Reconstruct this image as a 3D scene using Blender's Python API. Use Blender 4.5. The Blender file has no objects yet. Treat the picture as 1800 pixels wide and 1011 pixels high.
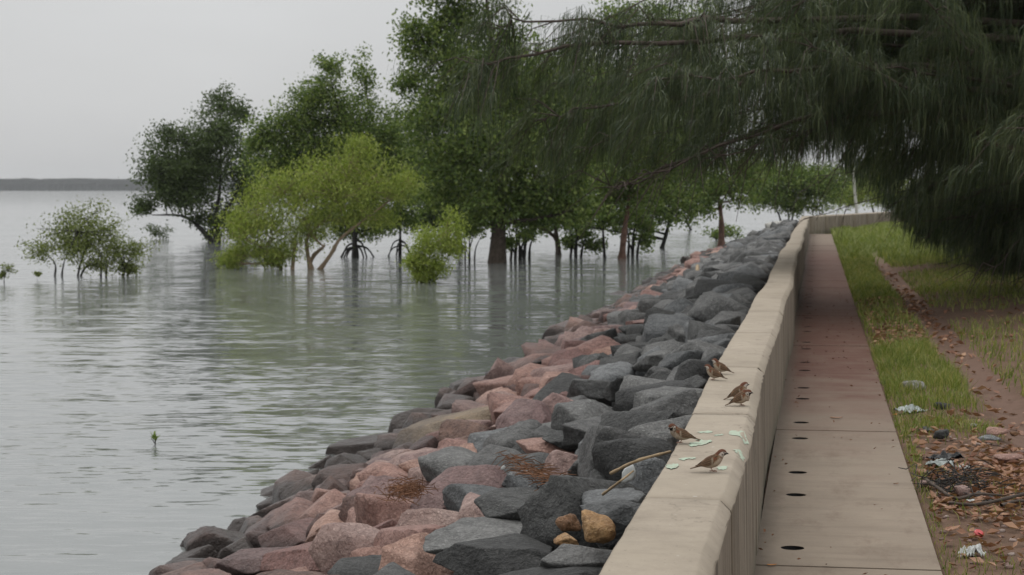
import bpy, math, random
import numpy as np
from mathutils import Vector, Matrix
R_ = math.radians
rng = np.random.default_rng(7)
random.seed(7)
sc = bpy.context.scene
COL = sc.collection

# ------------------------------------------------------------------ camera
F_PX = 3400.0                      # focal length in pixels of an 1800 px wide frame
CAM_Z = 1.77
PHI = math.atan(536 / F_PX * math.cos(math.atan(173.5 / F_PX)))
THE = math.atan(173.5 / F_PX)
cam = bpy.data.cameras.new('camera')
cam.sensor_width = 36.0
cam.lens = 36.0 * F_PX / 1800.0
cam.clip_start = 0.1
cam.clip_end = 20000
cam.dof.use_dof = True
cam.dof.focus_distance = 8.6
cam.dof.aperture_fstop = 8.0
camo = bpy.data.objects.new('camera', cam)
COL.objects.link(camo)
camo.location = (0, 0, CAM_Z)
camo.rotation_euler = (math.pi / 2 - THE, 0, PHI)
sc.camera = camo

# ------------------------------------------------------------------ sky and sun
SUN_EL, SUN_AZ = R_(58), R_(-40)         # azimuth from +Y towards +X
w = bpy.data.worlds.new('World'); sc.world = w; w.use_nodes = True
nt = w.node_tree; nt.nodes.clear()
def N(t, k, **kw):
    n = t.nodes.new(k)
    for a, b in kw.items():
        setattr(n, a, b)
    return n
out = N(nt, 'ShaderNodeOutputWorld'); bg = N(nt, 'ShaderNodeBackground')
sky = N(nt, 'ShaderNodeTexSky', sky_type='NISHITA', sun_disc=False)
sky.sun_elevation = SUN_EL; sky.sun_rotation = SUN_AZ
sky.air_density = 1.0; sky.dust_density = 4.0; sky.ozone_density = 1.0
bg.inputs[1].default_value = 0.1
# a closed cloud deck in front of the clear sky: even grey, brighter overhead (standard overcast sky)
tc = N(nt, 'ShaderNodeTexCoord'); sep = N(nt, 'ShaderNodeSeparateXYZ')
nt.links.new(tc.outputs['Generated'], sep.inputs[0])
mr = N(nt, 'ShaderNodeMapRange'); mr.inputs[1].default_value = 0; mr.inputs[2].default_value = 1
mr.inputs[3].default_value = 1.0; mr.inputs[4].default_value = 2.7
nt.links.new(sep.outputs[2], mr.inputs[0])
mp = N(nt, 'ShaderNodeMapping'); mp.inputs['Scale'].default_value = (1.6, 1.6, 5.0)
nt.links.new(tc.outputs['Generated'], mp.inputs[0])
nz = N(nt, 'ShaderNodeTexNoise'); nz.inputs['Scale'].default_value = 1.7; nz.inputs['Detail'].default_value = 4
nt.links.new(mp.outputs[0], nz.inputs[0])
mr2 = N(nt, 'ShaderNodeMapRange'); mr2.inputs[1].default_value = .25; mr2.inputs[2].default_value = .75
mr2.inputs[3].default_value = 0.90; mr2.inputs[4].default_value = 1.10
nt.links.new(nz.outputs[0], mr2.inputs[0])
mu = N(nt, 'ShaderNodeMath', operation='MULTIPLY')
nt.links.new(mr.outputs[0], mu.inputs[0]); nt.links.new(mr2.outputs[0], mu.inputs[1])
cl = N(nt, 'ShaderNodeVectorMath', operation='SCALE'); cl.inputs[0].default_value = (5.38, 5.45, 5.52)
nt.links.new(mu.outputs[0], cl.inputs['Scale'])
mx = N(nt, 'ShaderNodeMix', data_type='RGBA'); mx.inputs[0].default_value = 0.93
nt.links.new(sky.outputs[0], mx.inputs[6]); nt.links.new(cl.outputs[0], mx.inputs[7])
nt.links.new(mx.outputs[2], bg.inputs[0]); nt.links.new(bg.outputs[0], out.inputs[0])

sl = bpy.data.lights.new('sun', 'SUN'); sl.energy = 0.8; sl.angle = R_(35); sl.color = (1, .97, .92)
so = bpy.data.objects.new('sun', sl); COL.objects.link(so)
sd = Vector((math.sin(SUN_AZ) * math.cos(SUN_EL), math.cos(SUN_AZ) * math.cos(SUN_EL), math.sin(SUN_EL)))
so.rotation_euler = (-sd).to_track_quat('-Z', 'Y').to_euler(); so.location = (0, 0, 30)

sc.view_settings.view_transform = 'Standard'; sc.view_settings.look = 'None'
sc.view_settings.exposure = 0.0; sc.view_settings.gamma = 1.0
sc.view_settings.use_curve_mapping = False
sc.render.engine = 'CYCLES'
sc.cycles.use_denoising = True
sc.cycles.max_bounces = 6; sc.cycles.diffuse_bounces = 3; sc.cycles.glossy_bounces = 3
sc.cycles.transmission_bounces = 4; sc.cycles.transparent_max_bounces = 8; sc.cycles.volume_bounces = 0
sc.cycles.caustics_reflective = False; sc.cycles.caustics_refractive = False

# ------------------------------------------------------------------ helpers
WATER = -1.23
_F = np.array([-math.sin(PHI) * math.cos(THE), math.cos(PHI) * math.cos(THE), -math.sin(THE)])
_R = np.array([math.cos(PHI), math.sin(PHI), 0.0])
_U = np.cross(_R, _F)
C0 = np.array([0, 0, CAM_Z])
def ray(u, v):
    return _F * F_PX + _R * (u - 900) - _U * (v - 505.5)
def on_z(u, v, z):
    d = ray(u, v); t = (z - CAM_Z) / d[2]; return C0 + d * t
def at_y(u, v, y):
    d = ray(u, v); return C0 + d * (y / d[1])
def SLOPE(x): return 0.42 + 0.367 * (x + 0.6)
def on_slope(u, v, dz=0.0):
    d = ray(u, v)
    t = (0.42 + 0.367 * 0.6 + dz - CAM_Z) / (d[2] - 0.367 * d[0]); return C0 + d * t

def tag(o, label=None, cat=None, group=None, kind=None):
    if label: o['label'] = label
    if cat: o['category'] = cat
    if group: o['group'] = group
    if kind: o['kind'] = kind
    return o
def link(name, me, mat=None, parent=None, loc=None, rotz=None):
    o = bpy.data.objects.new(name, me); COL.objects.link(o)
    if mat is not None and me is not None and len(me.materials) == 0: me.materials.append(mat)
    if parent is not None: o.parent = parent
    if loc is not None: o.location = loc
    if rotz is not None: o.rotation_euler = (0, 0, rotz)
    return o
def empty(name, loc=(0, 0, 0), rotz=0):
    o = bpy.data.objects.new(name, None); COL.objects.link(o); o.location = loc
    o.rotation_euler = (0, 0, rotz); o.empty_display_size = .1; return o
def np_mesh(name, V, F, smooth=True):
    V = np.asarray(V, np.float32); F = np.asarray(F, np.int32)
    k = F.shape[1]; me = bpy.data.meshes.new(name)
    me.vertices.add(len(V)); me.vertices.foreach_set('co', V.ravel())
    me.loops.add(F.size); me.loops.foreach_set('vertex_index', F.ravel())
    me.polygons.add(len(F))
    me.polygons.foreach_set('loop_start', np.arange(0, F.size, k, dtype=np.int32))
    me.polygons.foreach_set('loop_total', np.full(len(F), k, np.int32))
    me.polygons.foreach_set('use_smooth', np.full(len(F), smooth, bool))
    me.update(calc_edges=True); return me
class MB:
    def __init__(s): s.V = []; s.F = []; s.n = 0
    def add(s, V, F):
        V = np.asarray(V, float); F = np.asarray(F, int)
        if F.shape[1] == 3: F = np.c_[F, F[:, 2]]
        s.V.append(V); s.F.append(F + s.n); s.n += len(V)
    def tube(s, P, r, k=6):
        P = np.asarray(P, float); n = len(P); r = np.broadcast_to(np.asarray(r, float), (n,))
        T = np.gradient(P, axis=0); T /= np.linalg.norm(T, axis=1)[:, None] + 1e-9
        ref = np.array([0, 0, 1.0]) if abs(T[:, 2]).mean() < .8 else np.array([1.0, 0, 0])
        A = np.cross(T, ref); A /= np.linalg.norm(A, axis=1)[:, None] + 1e-9
        B = np.cross(T, A); a = np.arange(k) / k * 2 * np.pi
        V = P[:, None] + r[:, None, None] * (np.cos(a)[None, :, None] * A[:, None] + np.sin(a)[None, :, None] * B[:, None])
        i = np.arange(n - 1)[:, None] * k; j = np.arange(k)[None]; j2 = (j + 1) % k
        F = np.stack([i + j, i + j2, i + k + j2, i + k + j], -1).reshape(-1, 4)
        s.add(V.reshape(-1, 3), F)
    def box(s, a, b):
        x0, y0, z0 = a; x1, y1, z1 = b
        V = [(x0, y0, z0), (x1, y0, z0), (x1, y1, z0), (x0, y1, z0), (x0, y0, z1), (x1, y0, z1), (x1, y1, z1), (x0, y1, z1)]
        s.add(V, [(0, 3, 2, 1), (4, 5, 6, 7), (0, 1, 5, 4), (1, 2, 6, 5), (2, 3, 7, 6), (3, 0, 4, 7)])
    def mesh(s, name, smooth=True):
        V = np.concatenate(s.V); F = np.concatenate(s.F)
        if (F[:, 2] == F[:, 3]).all(): return np_mesh(name, V, F[:, :3], smooth)
        if not (F[:, 2] == F[:, 3]).any(): return np_mesh(name, V, F, smooth)
        me = bpy.data.meshes.new(name)
        me.from_pydata(V.tolist(), [], [tuple(f) if f[2] != f[3] else tuple(f[:3]) for f in F.tolist()])
        me.polygons.foreach_set('use_smooth', np.full(len(F), smooth, bool)); return me
def curve(pts, n):
    P = np.asarray(pts, float); m = len(P)
    if m == 2:
        t = np.linspace(0, 1, n)[:, None]; return P[0] * (1 - t) + P[1] * t
    Q = np.vstack([2 * P[0] - P[1], P, 2 * P[-1] - P[-2]]); t = np.linspace(0, m - 1 - 1e-6, n); i = t.astype(int); f = (t - i)[:, None]
    a, b, c, d = Q[i], Q[i + 1], Q[i + 2], Q[i + 3]
    return .5 * (2 * b + (c - a) * f + (2 * a - 5 * b + 4 * c - d) * f ** 2 + (3 * b - a - 3 * c + d) * f ** 3)
_pw = rng.normal(size=(3, 8, 3)); _pp = rng.uniform(0, 6.28, (3, 8))
def wob(P, s, seed=0.0, octs=3):
    """cheap smooth noise, about -1..1"""
    P = np.asarray(P, float) * s; o = np.zeros(len(P)); a = 1.0; tot = 0
    for k in range(octs):
        q = P * (2.1 ** k); W = _pw[k % 3]; ph = _pp[k % 3] + seed * (1.7 + np.arange(8) * .61)
        x = np.sin(q @ W.T + ph + .8 * np.sin(q @ W[::-1].T * .7 + ph[::-1])); o += a * x.mean(1) * 1.6; tot += a; a *= .5
    return o / tot

# ------------------------------------------------------------------ materials
def mat(name):
    m = bpy.data.materials.new(name); m.use_nodes = True; t = m.node_tree
    return m, t, t.nodes['Principled BSDF']
def ramp(t, src, stops):
    r = N(t, 'ShaderNodeValToRGB'); e = r.color_ramp.elements
    while len(e) < len(stops): e.new(.5)
    for k, (p, c) in zip(e, stops): k.position = p; k.color = (*c, 1) if len(c) == 3 else c
    t.links.new(src, r.inputs[0]); return r.outputs[0]
def noise(t, scale, detail=4, rough=.55, coord='Object', vec=None, stretch=None):
    if vec is None:
        c = N(t, 'ShaderNodeTexCoord'); vec = c.outputs[coord]
    if stretch:
        m = N(t, 'ShaderNodeMapping'); m.inputs['Scale'].default_value = stretch; t.links.new(vec, m.inputs[0]); vec = m.outputs[0]
    n = N(t, 'ShaderNodeTexNoise'); n.inputs['Scale'].default_value = scale; n.inputs['Detail'].default_value = detail
    n.inputs['Roughness'].default_value = rough; t.links.new(vec, n.inputs[0]); return n.outputs[0]
def mixc(t, fac, a, b, mode='MIX'):
    m = N(t, 'ShaderNodeMix', data_type='RGBA', blend_type=mode)
    for s, x in ((0, fac), (6, a), (7, b)):
        if hasattr(x, 'is_output'): t.links.new(x, m.inputs[s])
        elif isinstance(x, tuple): m.inputs[s].default_value = (*x, 1)
        else: m.inputs[s].default_value = x
    return m.outputs[2]
def mrange(t, src, a, b, c=0.0, d=1.0):
    m = N(t, 'ShaderNodeMapRange'); m.inputs[1].default_value = a; m.inputs[2].default_value = b
    m.inputs[3].default_value = c; m.inputs[4].default_value = d; t.links.new(src, m.inputs[0]); return m.outputs[0]
def math_(t, op, a, b=0.0):
    m = N(t, 'ShaderNodeMath', operation=op)
    for s, x in ((0, a), (1, b)):
        if hasattr(x, 'is_output'): t.links.new(x, m.inputs[s])
        else: m.inputs[s].default_value = x
    return m.outputs[0]
def bump(t, h, b, strength=.5, dist=.02, prev=None):
    n = N(t, 'ShaderNodeBump'); n.inputs['Strength'].default_value = strength; n.inputs['Distance'].default_value = dist
    t.links.new(h, n.inputs['Height'])
    if prev is not None: t.links.new(prev, n.inputs['Normal'])
    if b is not None: t.links.new(n.outputs[0], b.inputs['Normal'])
    return n.outputs[0]
def wpos(t):
    g = N(t, 'ShaderNodeNewGeometry'); return g.outputs['Position']
def sepxyz(t, v):
    s = N(t, 'ShaderNodeSeparateXYZ'); t.links.new(v, s.inputs[0]); return s.outputs

def simple(name, col, rough=.7, spec=.3, var=.25, scale=8.0, bmp=.3, bdist=.01):
    m, t, b = mat(name); n = noise(t, scale, 5)
    d = tuple(c * (1 - var) for c in col); l = tuple(min(1, c * (1 + var)) for c in col)
    t.links.new(ramp(t, n, [(.3, d), (.7, l)]), b.inputs['Base Color'])
    b.inputs['Roughness'].default_value = rough; b.inputs['Specular IOR Level'].default_value = spec
    bump(t, noise(t, scale * 4, 4), b, bmp, bdist); return m

def rock_mat(name, c1, c2, c3, fleck=None, gloss=.62):
    m, t, b = mat(name); g = wpos(t)
    n1 = noise(t, 2.2, 6, .6, vec=g); n2 = noise(t, 14, 6, .7, vec=g); n3 = noise(t, 60, 3, .6, vec=g)
    oi = N(t, 'ShaderNodeObjectInfo')
    base = ramp(t, n1, [(.28, c1), (.5, c2), (.74, c3)])
    base = mixc(t, mrange(t, n2, .38, .66, 0, .7), base, tuple(x * .5 for x in c1))
    base = mixc(t, mrange(t, n3, .52, .72, 0, .5), base, tuple(min(1, x * 1.5) for x in c3))
    if fleck:
        base = mixc(t, mrange(t, noise(t, 3.1, 5, .7, vec=g, stretch=(1, 1, 1.6)), .60, .68, 0, .65), base, fleck)
    # pale crust in fine veins
    vn = N(t, 'ShaderNodeTexVoronoi', feature='DISTANCE_TO_EDGE'); vn.inputs['Scale'].default_value = 3.3
    dv = N(t, 'ShaderNodeVectorMath', operation='ADD'); t.links.new(g, dv.inputs[0])
    nn = N(t, 'ShaderNodeTexNoise'); nn.inputs['Scale'].default_value = 5; t.links.new(g, nn.inputs[0]); t.links.new(nn.outputs[1], dv.inputs[1])
    t.links.new(dv.outputs[0], vn.inputs[0])
    base = mixc(t, mrange(t, vn.outputs[0], 0, .02, .45, 0), base, tuple(x * .45 for x in c1))
    hs = N(t, 'ShaderNodeHueSaturation'); t.links.new(base, hs.inputs['Color'])
    gi = N(t, 'ShaderNodeNewGeometry'); rv = math_(t, 'FRACT', math_(t, 'ADD', oi.outputs['Random'], math_(t, 'MULTIPLY', gi.outputs['Random Per Island'], 3.7)))
    t.links.new(mrange(t, rv, 0, 1, .62, 1.28), hs.inputs['Value'])
    t.links.new(mrange(t, rv, 0, 1, .488, .512), hs.inputs['Hue'])
    # wet, weed-stained tide band just above the water
    z = math_(t, 'ADD', sepxyz(t, g)[2], mrange(t, n1, 0, 1, -.22, .22))
    wet = mrange(t, z, WATER + .30, WATER + .72, 1, 0)
    col = mixc(t, wet, hs.outputs[0], (.055, .042, .036)); t.links.new(col, b.inputs['Base Color'])
    t.links.new(mrange(t, wet, 0, 1, gloss, .35), b.inputs['Roughness']); b.inputs['Specular IOR Level'].default_value = .35
    p = bump(t, n1, None, .7, .14); p = bump(t, n2, None, 1.0, .05, p); bump(t, n3, b, .8, .012, p)
    return m
M = {}
M['red'] = rock_mat('rock_red', (.27, .142, .113), (.365, .205, .165), (.45, .28, .235))
M['mauve'] = rock_mat('rock_mauve', (.24, .145, .13), (.33, .212, .188), (.41, .29, .255))
M['maroon'] = rock_mat('rock_maroon', (.09, .05, .042), (.155, .085, .068), (.22, .128, .10))
M['brown'] = rock_mat('rock_brown', (.15, .105, .07), (.22, .155, .105), (.29, .215, .15), (.33, .2, .07))
M['grey'] = rock_mat('rock_grey', (.092, .091, .087), (.148, .146, .139), (.23, .226, .215))
M['blue'] = rock_mat('rock_bluegrey', (.10, .104, .104), (.152, .157, .157), (.225, .23, .228))
M['dark'] = rock_mat('rock_dark', (.038, .038, .036), (.06, .06, .057), (.098, .097, .092))
M['ochre'] = rock_mat('rock_ochre', (.25, .125, .05), (.38, .205, .085), (.48, .31, .16))
M['pale'] = rock_mat('rock_pale', (.34, .33, .30), (.44, .42, .39), (.52, .50, .46))

def leaf_mat(name, c1, c2, c3, scale=.8, trans=.3):
    m, t, b = mat(name); g = N(t, 'ShaderNodeNewGeometry')
    n = noise(t, scale, 3, .6, vec=g.outputs['Position'])
    f = math_(t, 'ADD', math_(t, 'MULTIPLY', g.outputs['Random Per Island'], .55), math_(t, 'MULTIPLY', n, .55))
    col = ramp(t, f, [(.22, c1), (.5, c2), (.85, c3)])
    t.links.new(col, b.inputs['Base Color']); b.inputs['Roughness'].default_value = .5
    b.inputs['Specular IOR Level'].default_value = .28
    tr = N(t, 'ShaderNodeBsdfTranslucent'); t.links.new(mixc(t, 1.0, col, (1.0, 1.15, .55), 'MULTIPLY'), tr.inputs[0])
    mx = N(t, 'ShaderNodeMixShader'); mx.inputs[0].default_value = trans
    t.links.new(b.outputs[0], mx.inputs[1]); t.links.new(tr.outputs[0], mx.inputs[2])
    t.links.new(mx.outputs[0], t.nodes['Material Output'].inputs[0]); return m
M['leaf_dark'] = leaf_mat('leaf_dark', (.04, .058, .022), (.068, .098, .032), (.11, .145, .05))
M['leaf_mid'] = leaf_mat('leaf_mid', (.06, .095, .024), (.118, .175, .042), (.26, .31, .085))
M['leaf_olive'] = leaf_mat('leaf_olive', (.085, .10, .03), (.15, .18, .05), (.24, .27, .085))
M['leaf_lime'] = leaf_mat('leaf_lime', (.14, .18, .03), (.25, .31, .055), (.40, .43, .11), 1.1)
M['leaf_yellow'] = leaf_mat('leaf_yellow', (.16, .2, .035), (.25, .31, .055), (.36, .40, .09), 1.3)
M['needle'] = leaf_mat('needle', (.026, .04, .02), (.05, .07, .034), (.12, .138, .06), .9, .3)
M['grass'] = leaf_mat('grass_blade', (.075, .11, .02), (.165, .215, .038), (.38, .33, .13), 1.6)
M['grass_lit'] = leaf_mat('grass_lit', (.12, .15, .035), (.19, .23, .06), (.32, .32, .12), .8)  # lit copy of the grass: brightness of the open far verge put into its colour
M['bark'] = simple('bark', (.085, .066, .052), .85, .2, .4, 7, .8, .03)
M['bark_red'] = simple('bark_red', (.17, .10, .075), .85, .2, .35, 6, .7, .03)
M['bark_tan'] = simple('bark_tan', (.27, .20, .135), .85, .2, .3, 9, .6, .02)
M['bark_dark'] = simple('bark_dark', (.03, .027, .024), .7, .3, .35, 9, .7, .02)
M['twig'] = simple('twig', (.085, .066, .054), .85, .2, .35, 12, .5, .01)

def concrete(name, wall):
    m, t, b = mat(name); g = wpos(t); s = sepxyz(t, g)
    n1 = noise(t, 1.3, 5, .6, vec=g); n2 = noise(t, 9, 6, .65, vec=g); n3 = noise(t, 120, 3, .6, vec=g)
    c = ramp(t, n1, [(.3, (.31, .262, .20)), (.7, (.385, .328, .258))] if wall else [(.3, (.20, .158, .118)), (.7, (.27, .218, .165))])
    c = mixc(t, mrange(t, n2, .45, .8, 0, .35), c, (.20, .165, .13))
    c = mixc(t, mrange(t, n3, .55, .8, 0, .3), c, (.42, .37, .31))
    if wall:
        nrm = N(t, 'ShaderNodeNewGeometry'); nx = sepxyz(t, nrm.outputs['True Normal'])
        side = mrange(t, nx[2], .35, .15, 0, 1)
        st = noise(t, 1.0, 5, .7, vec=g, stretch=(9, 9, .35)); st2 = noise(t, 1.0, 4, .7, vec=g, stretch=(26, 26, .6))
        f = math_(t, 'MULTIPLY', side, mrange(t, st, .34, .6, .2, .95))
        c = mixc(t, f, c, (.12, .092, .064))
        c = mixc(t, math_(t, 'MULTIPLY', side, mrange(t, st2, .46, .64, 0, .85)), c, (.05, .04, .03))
        low = mrange(t, math_(t, 'ADD', s[2], mrange(t, n2, 0, 1, -.1, .1)), .02, .16, .6, 0)
        c = mixc(t, math_(t, 'MULTIPLY', side, low), c, (.09, .085, .055))
        # pale droppings and scuffs on the cap
        sp = noise(t, 34, 2, .5, vec=g); c = mixc(t, mrange(t, sp, .73, .76, 0, .55), c, (.55, .52, .47))
        vc = N(t, 'ShaderNodeTexVoronoi', feature='DISTANCE_TO_EDGE'); vc.inputs['Scale'].default_value = .9
        va = N(t, 'ShaderNodeVectorMath', operation='ADD'); t.links.new(g, va.inputs[0]); vb = N(t, 'ShaderNodeTexNoise'); vb.inputs['Scale'].default_value = 3.0; vb.inputs['Detail'].default_value = 5; t.links.new(g, vb.inputs[0]); t.links.new(vb.outputs[1], va.inputs[1]); t.links.new(va.outputs[0], vc.inputs[0])
        c = mixc(t, math_(t, 'MULTIPLY', mrange(t, vc.outputs[0], 0, .006, .75, 0), mrange(t, n1, .45, .6)), c, (.1, .08, .06))
        po = noise(t, 70, 2, .5, vec=g); c = mixc(t, mrange(t, po, .68, .74, 0, .6), c, (.13, .105, .08))
        gr = noise(t, 2.6, 6, .7, vec=g); c = mixc(t, mrange(t, gr, .46, .70, 0, .65), c, (.205, .168, .127))
        sc_ = noise(t, 1.0, 5, .75, vec=g, stretch=(3, 16, 3)); c = mixc(t, mrange(t, sc_, .57, .75, 0, .4), c, (.2, .17, .135))
    else:
        # she-oak litter trodden into the surface under the tree
        a = mrange(t, math_(t, 'ADD', s[1], mrange(t, n1, 0, 1, -5, 5)), 12.5, 19, 0, 1)
        z = mrange(t, s[1], 50, 66, 1, .25); li = math_(t, 'MULTIPLY', a, z)
        brk = noise(t, 1.0, 6, .75, vec=g, stretch=(2.2, .8, 1)); brk = mrange(t, brk, .25, .5, .72, 1.0)
        c = mixc(t, math_(t, 'MULTIPLY', li, brk), c, (.10, .045, .031))
        side = noise(t, 1.0, 6, .75, vec=g, stretch=(3.5, 1.2, 1)); c = mixc(t, mrange(t, side, .52, .70, 0, .6), c, (.13, .085, .06))
        st = noise(t, 1.0, 5, .7, vec=g, stretch=(1.2, 7, 1)); c = mixc(t, mrange(t, st, .48, .70, 0, .5), c, (.15, .115, .085))
        ed = mrange(t, math_(t, 'ADD', s[0], mrange(t, n2, 0, 1, -.06, .06)), -.27, -.17, .75, 0)
        c = mixc(t, ed, c, (.10, .08, .06))
    t.links.new(c, b.inputs['Base Color']); b.inputs['Roughness'].default_value = .82; b.inputs['Specular IOR Level'].default_value = .25
    p = bump(t, n2, None, .25, .012); bump(t, n3, b, .3, .003, p); return m
M['wall'] = concrete('seawall_concrete', True)
M['slab'] = concrete('path_concrete', False)
M['joint'] = simple('joint_dark', (.03, .026, .022), .9, .1, .3, 10, .2)
M['black'] = simple('black_plastic', (.012, .012, .012), .45, .4, .3, 10, .2)
M['paint'] = simple('mint_paint', (.40, .50, .37), .8, .2, .15, 30, .2, .002)
m, t, b = mat('mint_paint'); g = wpos(t)
t.links.new(mixc(t, mrange(t, noise(t, 80, 5, .8, vec=g, stretch=(.5, 1.6, 1)), .38, .60), (.40, .58, .43), (.325, .285, .225)), b.inputs['Base Color']); b.inputs['Roughness'].default_value = .8; M['paint'] = m
M['white'] = simple('white_plastic', (.52, .53, .51), .5, .4, .08, 20, .3)
M['clear'] = simple('grey_film', (.30, .33, .31), .3, .5, .2, 20, .4)
M['redplastic'] = simple('red_plastic', (.5, .06, .06), .4, .5, .2, 20, .2)
M['cane'] = simple('dry_cane', (.34, .25, .15), .75, .2, .25, 16, .3)
M['weed'] = simple('dry_weed', (.16, .08, .045), .85, .15, .4, 6, .3)
M['leaflitter'] = leaf_mat('dead_leaf', (.15, .065, .038), (.28, .14, .085), (.42, .25, .155), 3.0, .1)
M['orangeleaf'] = simple('orange_leaf', (.5, .2, .05), .6, .3, .2, 20, .2)

# water
m, t, b = mat('water'); g = wpos(t)
mpn = N(t, 'ShaderNodeMapping'); mpn.inputs['Rotation'].default_value = (0, 0, -PHI); t.links.new(g, mpn.inputs[0]); gv = mpn.outputs[0]
w3 = noise(t, 1.0, 2, .5, vec=gv, stretch=(.045, .16, 1))
patch = mrange(t, w3, .32, .68, .25, 1.0)
def slopes(vec, stretch, det, ax, ay):
    m_ = N(t, 'ShaderNodeMapping'); m_.inputs['Scale'].default_value = stretch; t.links.new(vec, m_.inputs[0])
    n_ = N(t, 'ShaderNodeTexNoise'); n_.inputs['Scale'].default_value = 1; n_.inputs['Detail'].default_value = det; t.links.new(m_.outputs[0], n_.inputs[0])
    a_ = N(t, 'ShaderNodeVectorMath', operation='SUBTRACT'); t.links.new(n_.outputs[1], a_.inputs[0]); a_.inputs[1].default_value = (.5, .5, .5)
    b_ = N(t, 'ShaderNodeVectorMath', operation='MULTIPLY'); t.links.new(a_.outputs[0], b_.inputs[0]); b_.inputs[1].default_value = (ax, ay, 0); return b_.outputs[0]
s1 = slopes(gv, (.4, 1.9, 1), 3, .13, .19); s2 = slopes(gv, (2.4, 8.5, 1), 3, .36, .46)
sx = N(t, 'ShaderNodeVectorMath', operation='SCALE'); t.links.new(s2, sx.inputs[0]); t.links.new(patch, sx.inputs['Scale'])
ad = N(t, 'ShaderNodeVectorMath', operation='ADD'); t.links.new(s1, ad.inputs[0]); t.links.new(sx.outputs[0], ad.inputs[1])
ad2 = N(t, 'ShaderNodeVectorMath', operation='ADD'); t.links.new(ad.outputs[0], ad2.inputs[0]); ad2.inputs[1].default_value = (0, 0, 1)
nm = N(t, 'ShaderNodeVectorMath', operation='NORMALIZE'); t.links.new(ad2.outputs[0], nm.inputs[0])
t.links.new(nm.outputs[0], b.inputs['Normal'])
b.inputs['Base Color'].default_value = (.19, .20, .192, 1); b.inputs['Roughness'].default_value = .045
b.inputs['IOR'].default_value = 1.333; M['water'] = m

# ground: bare reddish soil, worn rut, litter
m, t, b = mat('soil'); g = wpos(t)
n1 = noise(t, .9, 5, .6, vec=g); n2 = noise(t, 7, 6, .7, vec=g); n3 = noise(t, 45, 4, .7, vec=g)
c = ramp(t, n1, [(.3, (.12, .072, .048)), (.7, (.18, .112, .078))])
c = mixc(t, mrange(t, n2, .4, .7, 0, .6), c, (.07, .05, .035)); c = mixc(t, mrange(t, n3, .55, .75, 0, .6), c, (.25, .165, .125))
xx = sepxyz(t, g)
rut = math_(t, 'MULTIPLY', mrange(t, math_(t, 'ADD', xx[0], mrange(t, n1, 0, 1, -.15, .15)), 1.30, 1.42), mrange(t, math_(t, 'ADD', xx[0], mrange(t, n2, 0, 1, -.1, .1)), 1.68, 1.85, 1, 0))
c = mixc(t, math_(t, 'MULTIPLY', rut, mrange(t, n2, .3, .7, .9, .5)), c, (.165, .105, .08))
far = mrange(t, xx[1], 48, 60, 0, .9); c = mixc(t, far, c, (.13, .15, .045))
t.links.new(c, b.inputs['Base Color']); b.inputs['Roughness'].default_value = .95; b.inputs['Specular IOR Level'].default_value = .15
p = bump(t, n2, None, .6, .03); bump(t, n3, b, .7, .012, p); M['soil'] = m
M['bank'] = simple('bank_fill', (.05, .045, .04), .95, .1, .4, 5, .8, .05)

# ------------------------------------------------------------------ setting
me = np_mesh('water', [(-6000, -300, WATER), (6000, -300, WATER), (6000, 9000, WATER), (-6000, 9000, WATER)], [(0, 1, 2, 3)])
tag(link('water', me, M['water']), kind='structure')

CORNER = np.array([-.29, 77.0]); FARW = np.array([5.6, 101.5])
def wall_line(x): return CORNER[1] + (x - CORNER[0]) * (FARW[1] - CORNER[1]) / (FARW[0] - CORNER[0])
def ground_h(x, y):
    P = np.stack([x, y, 0 * x], -1).reshape(-1, 3)
    h = wob(P, .9, 1.0).reshape(x.shape) * .03 + wob(P, 4.0, 2.0).reshape(x.shape) * .012
    h = h - .02 - .07 * np.exp(-((x - 1.56) / .20) ** 2) + .05 * np.exp(-((x - 1.05) / .3) ** 2) * np.clip((y - 12) / 6, 0, 1) + .08 * np.clip((x - 1.9) / 1.0, 0, 1)
    edge = np.clip((x - .60) / .12, 0, 1); return np.where(x < .6, -.06, h * edge - .035 * (1 - edge))
xs = np.r_[np.array([-.42, .2, .575]), np.linspace(.6, 4.5, 60), np.geomspace(4.8, 1500, 24)]
ts = np.r_[np.linspace(-1, 0, 6)[:-1], np.linspace(0, 1, 260) ** 1.6]
X, T = np.meshgrid(xs, ts); ym = wall_line(np.maximum(X, CORNER[0])) + .1
Y = np.where(T < 0, 5 + T * 60, 5 + T * (ym - 5)); Z = ground_h(X, Y)
nx, ny = len(xs), len(ts); i = (np.arange(ny - 1)[:, None] * nx + np.arange(nx - 1)[None])
F = np.stack([i, i + 1, i + nx + 1, i + nx], -1).reshape(-1, 4)
tag(link('ground', np_mesh('ground', np.stack([X, Y, Z], -1).reshape(-1, 3), F), M['soil']), kind='structure')

# sloping bank the boulders lie on
xs = np.linspace(-9, -.45, 30); ys = np.linspace(-15, 92, 90); X, Y = np.meshgrid(xs, ys)
Z = SLOPE(X) - .42 - np.clip((Y - 81), 0, 20) * .28
Z += wob(np.stack([X, Y, Z], -1).reshape(-1, 3), 2.0).reshape(X.shape) * .05
nx, ny = len(xs), len(ys); i = (np.arange(ny - 1)[:, None] * nx + np.arange(nx - 1)[None])
F = np.stack([i, i + 1, i + nx + 1, i + nx], -1).reshape(-1, 4)
BANK = tag(link('embankment', np_mesh('embankment', np.stack([X, Y, Z], -1).reshape(-1, 3), F), M['bank']), kind='structure')

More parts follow.
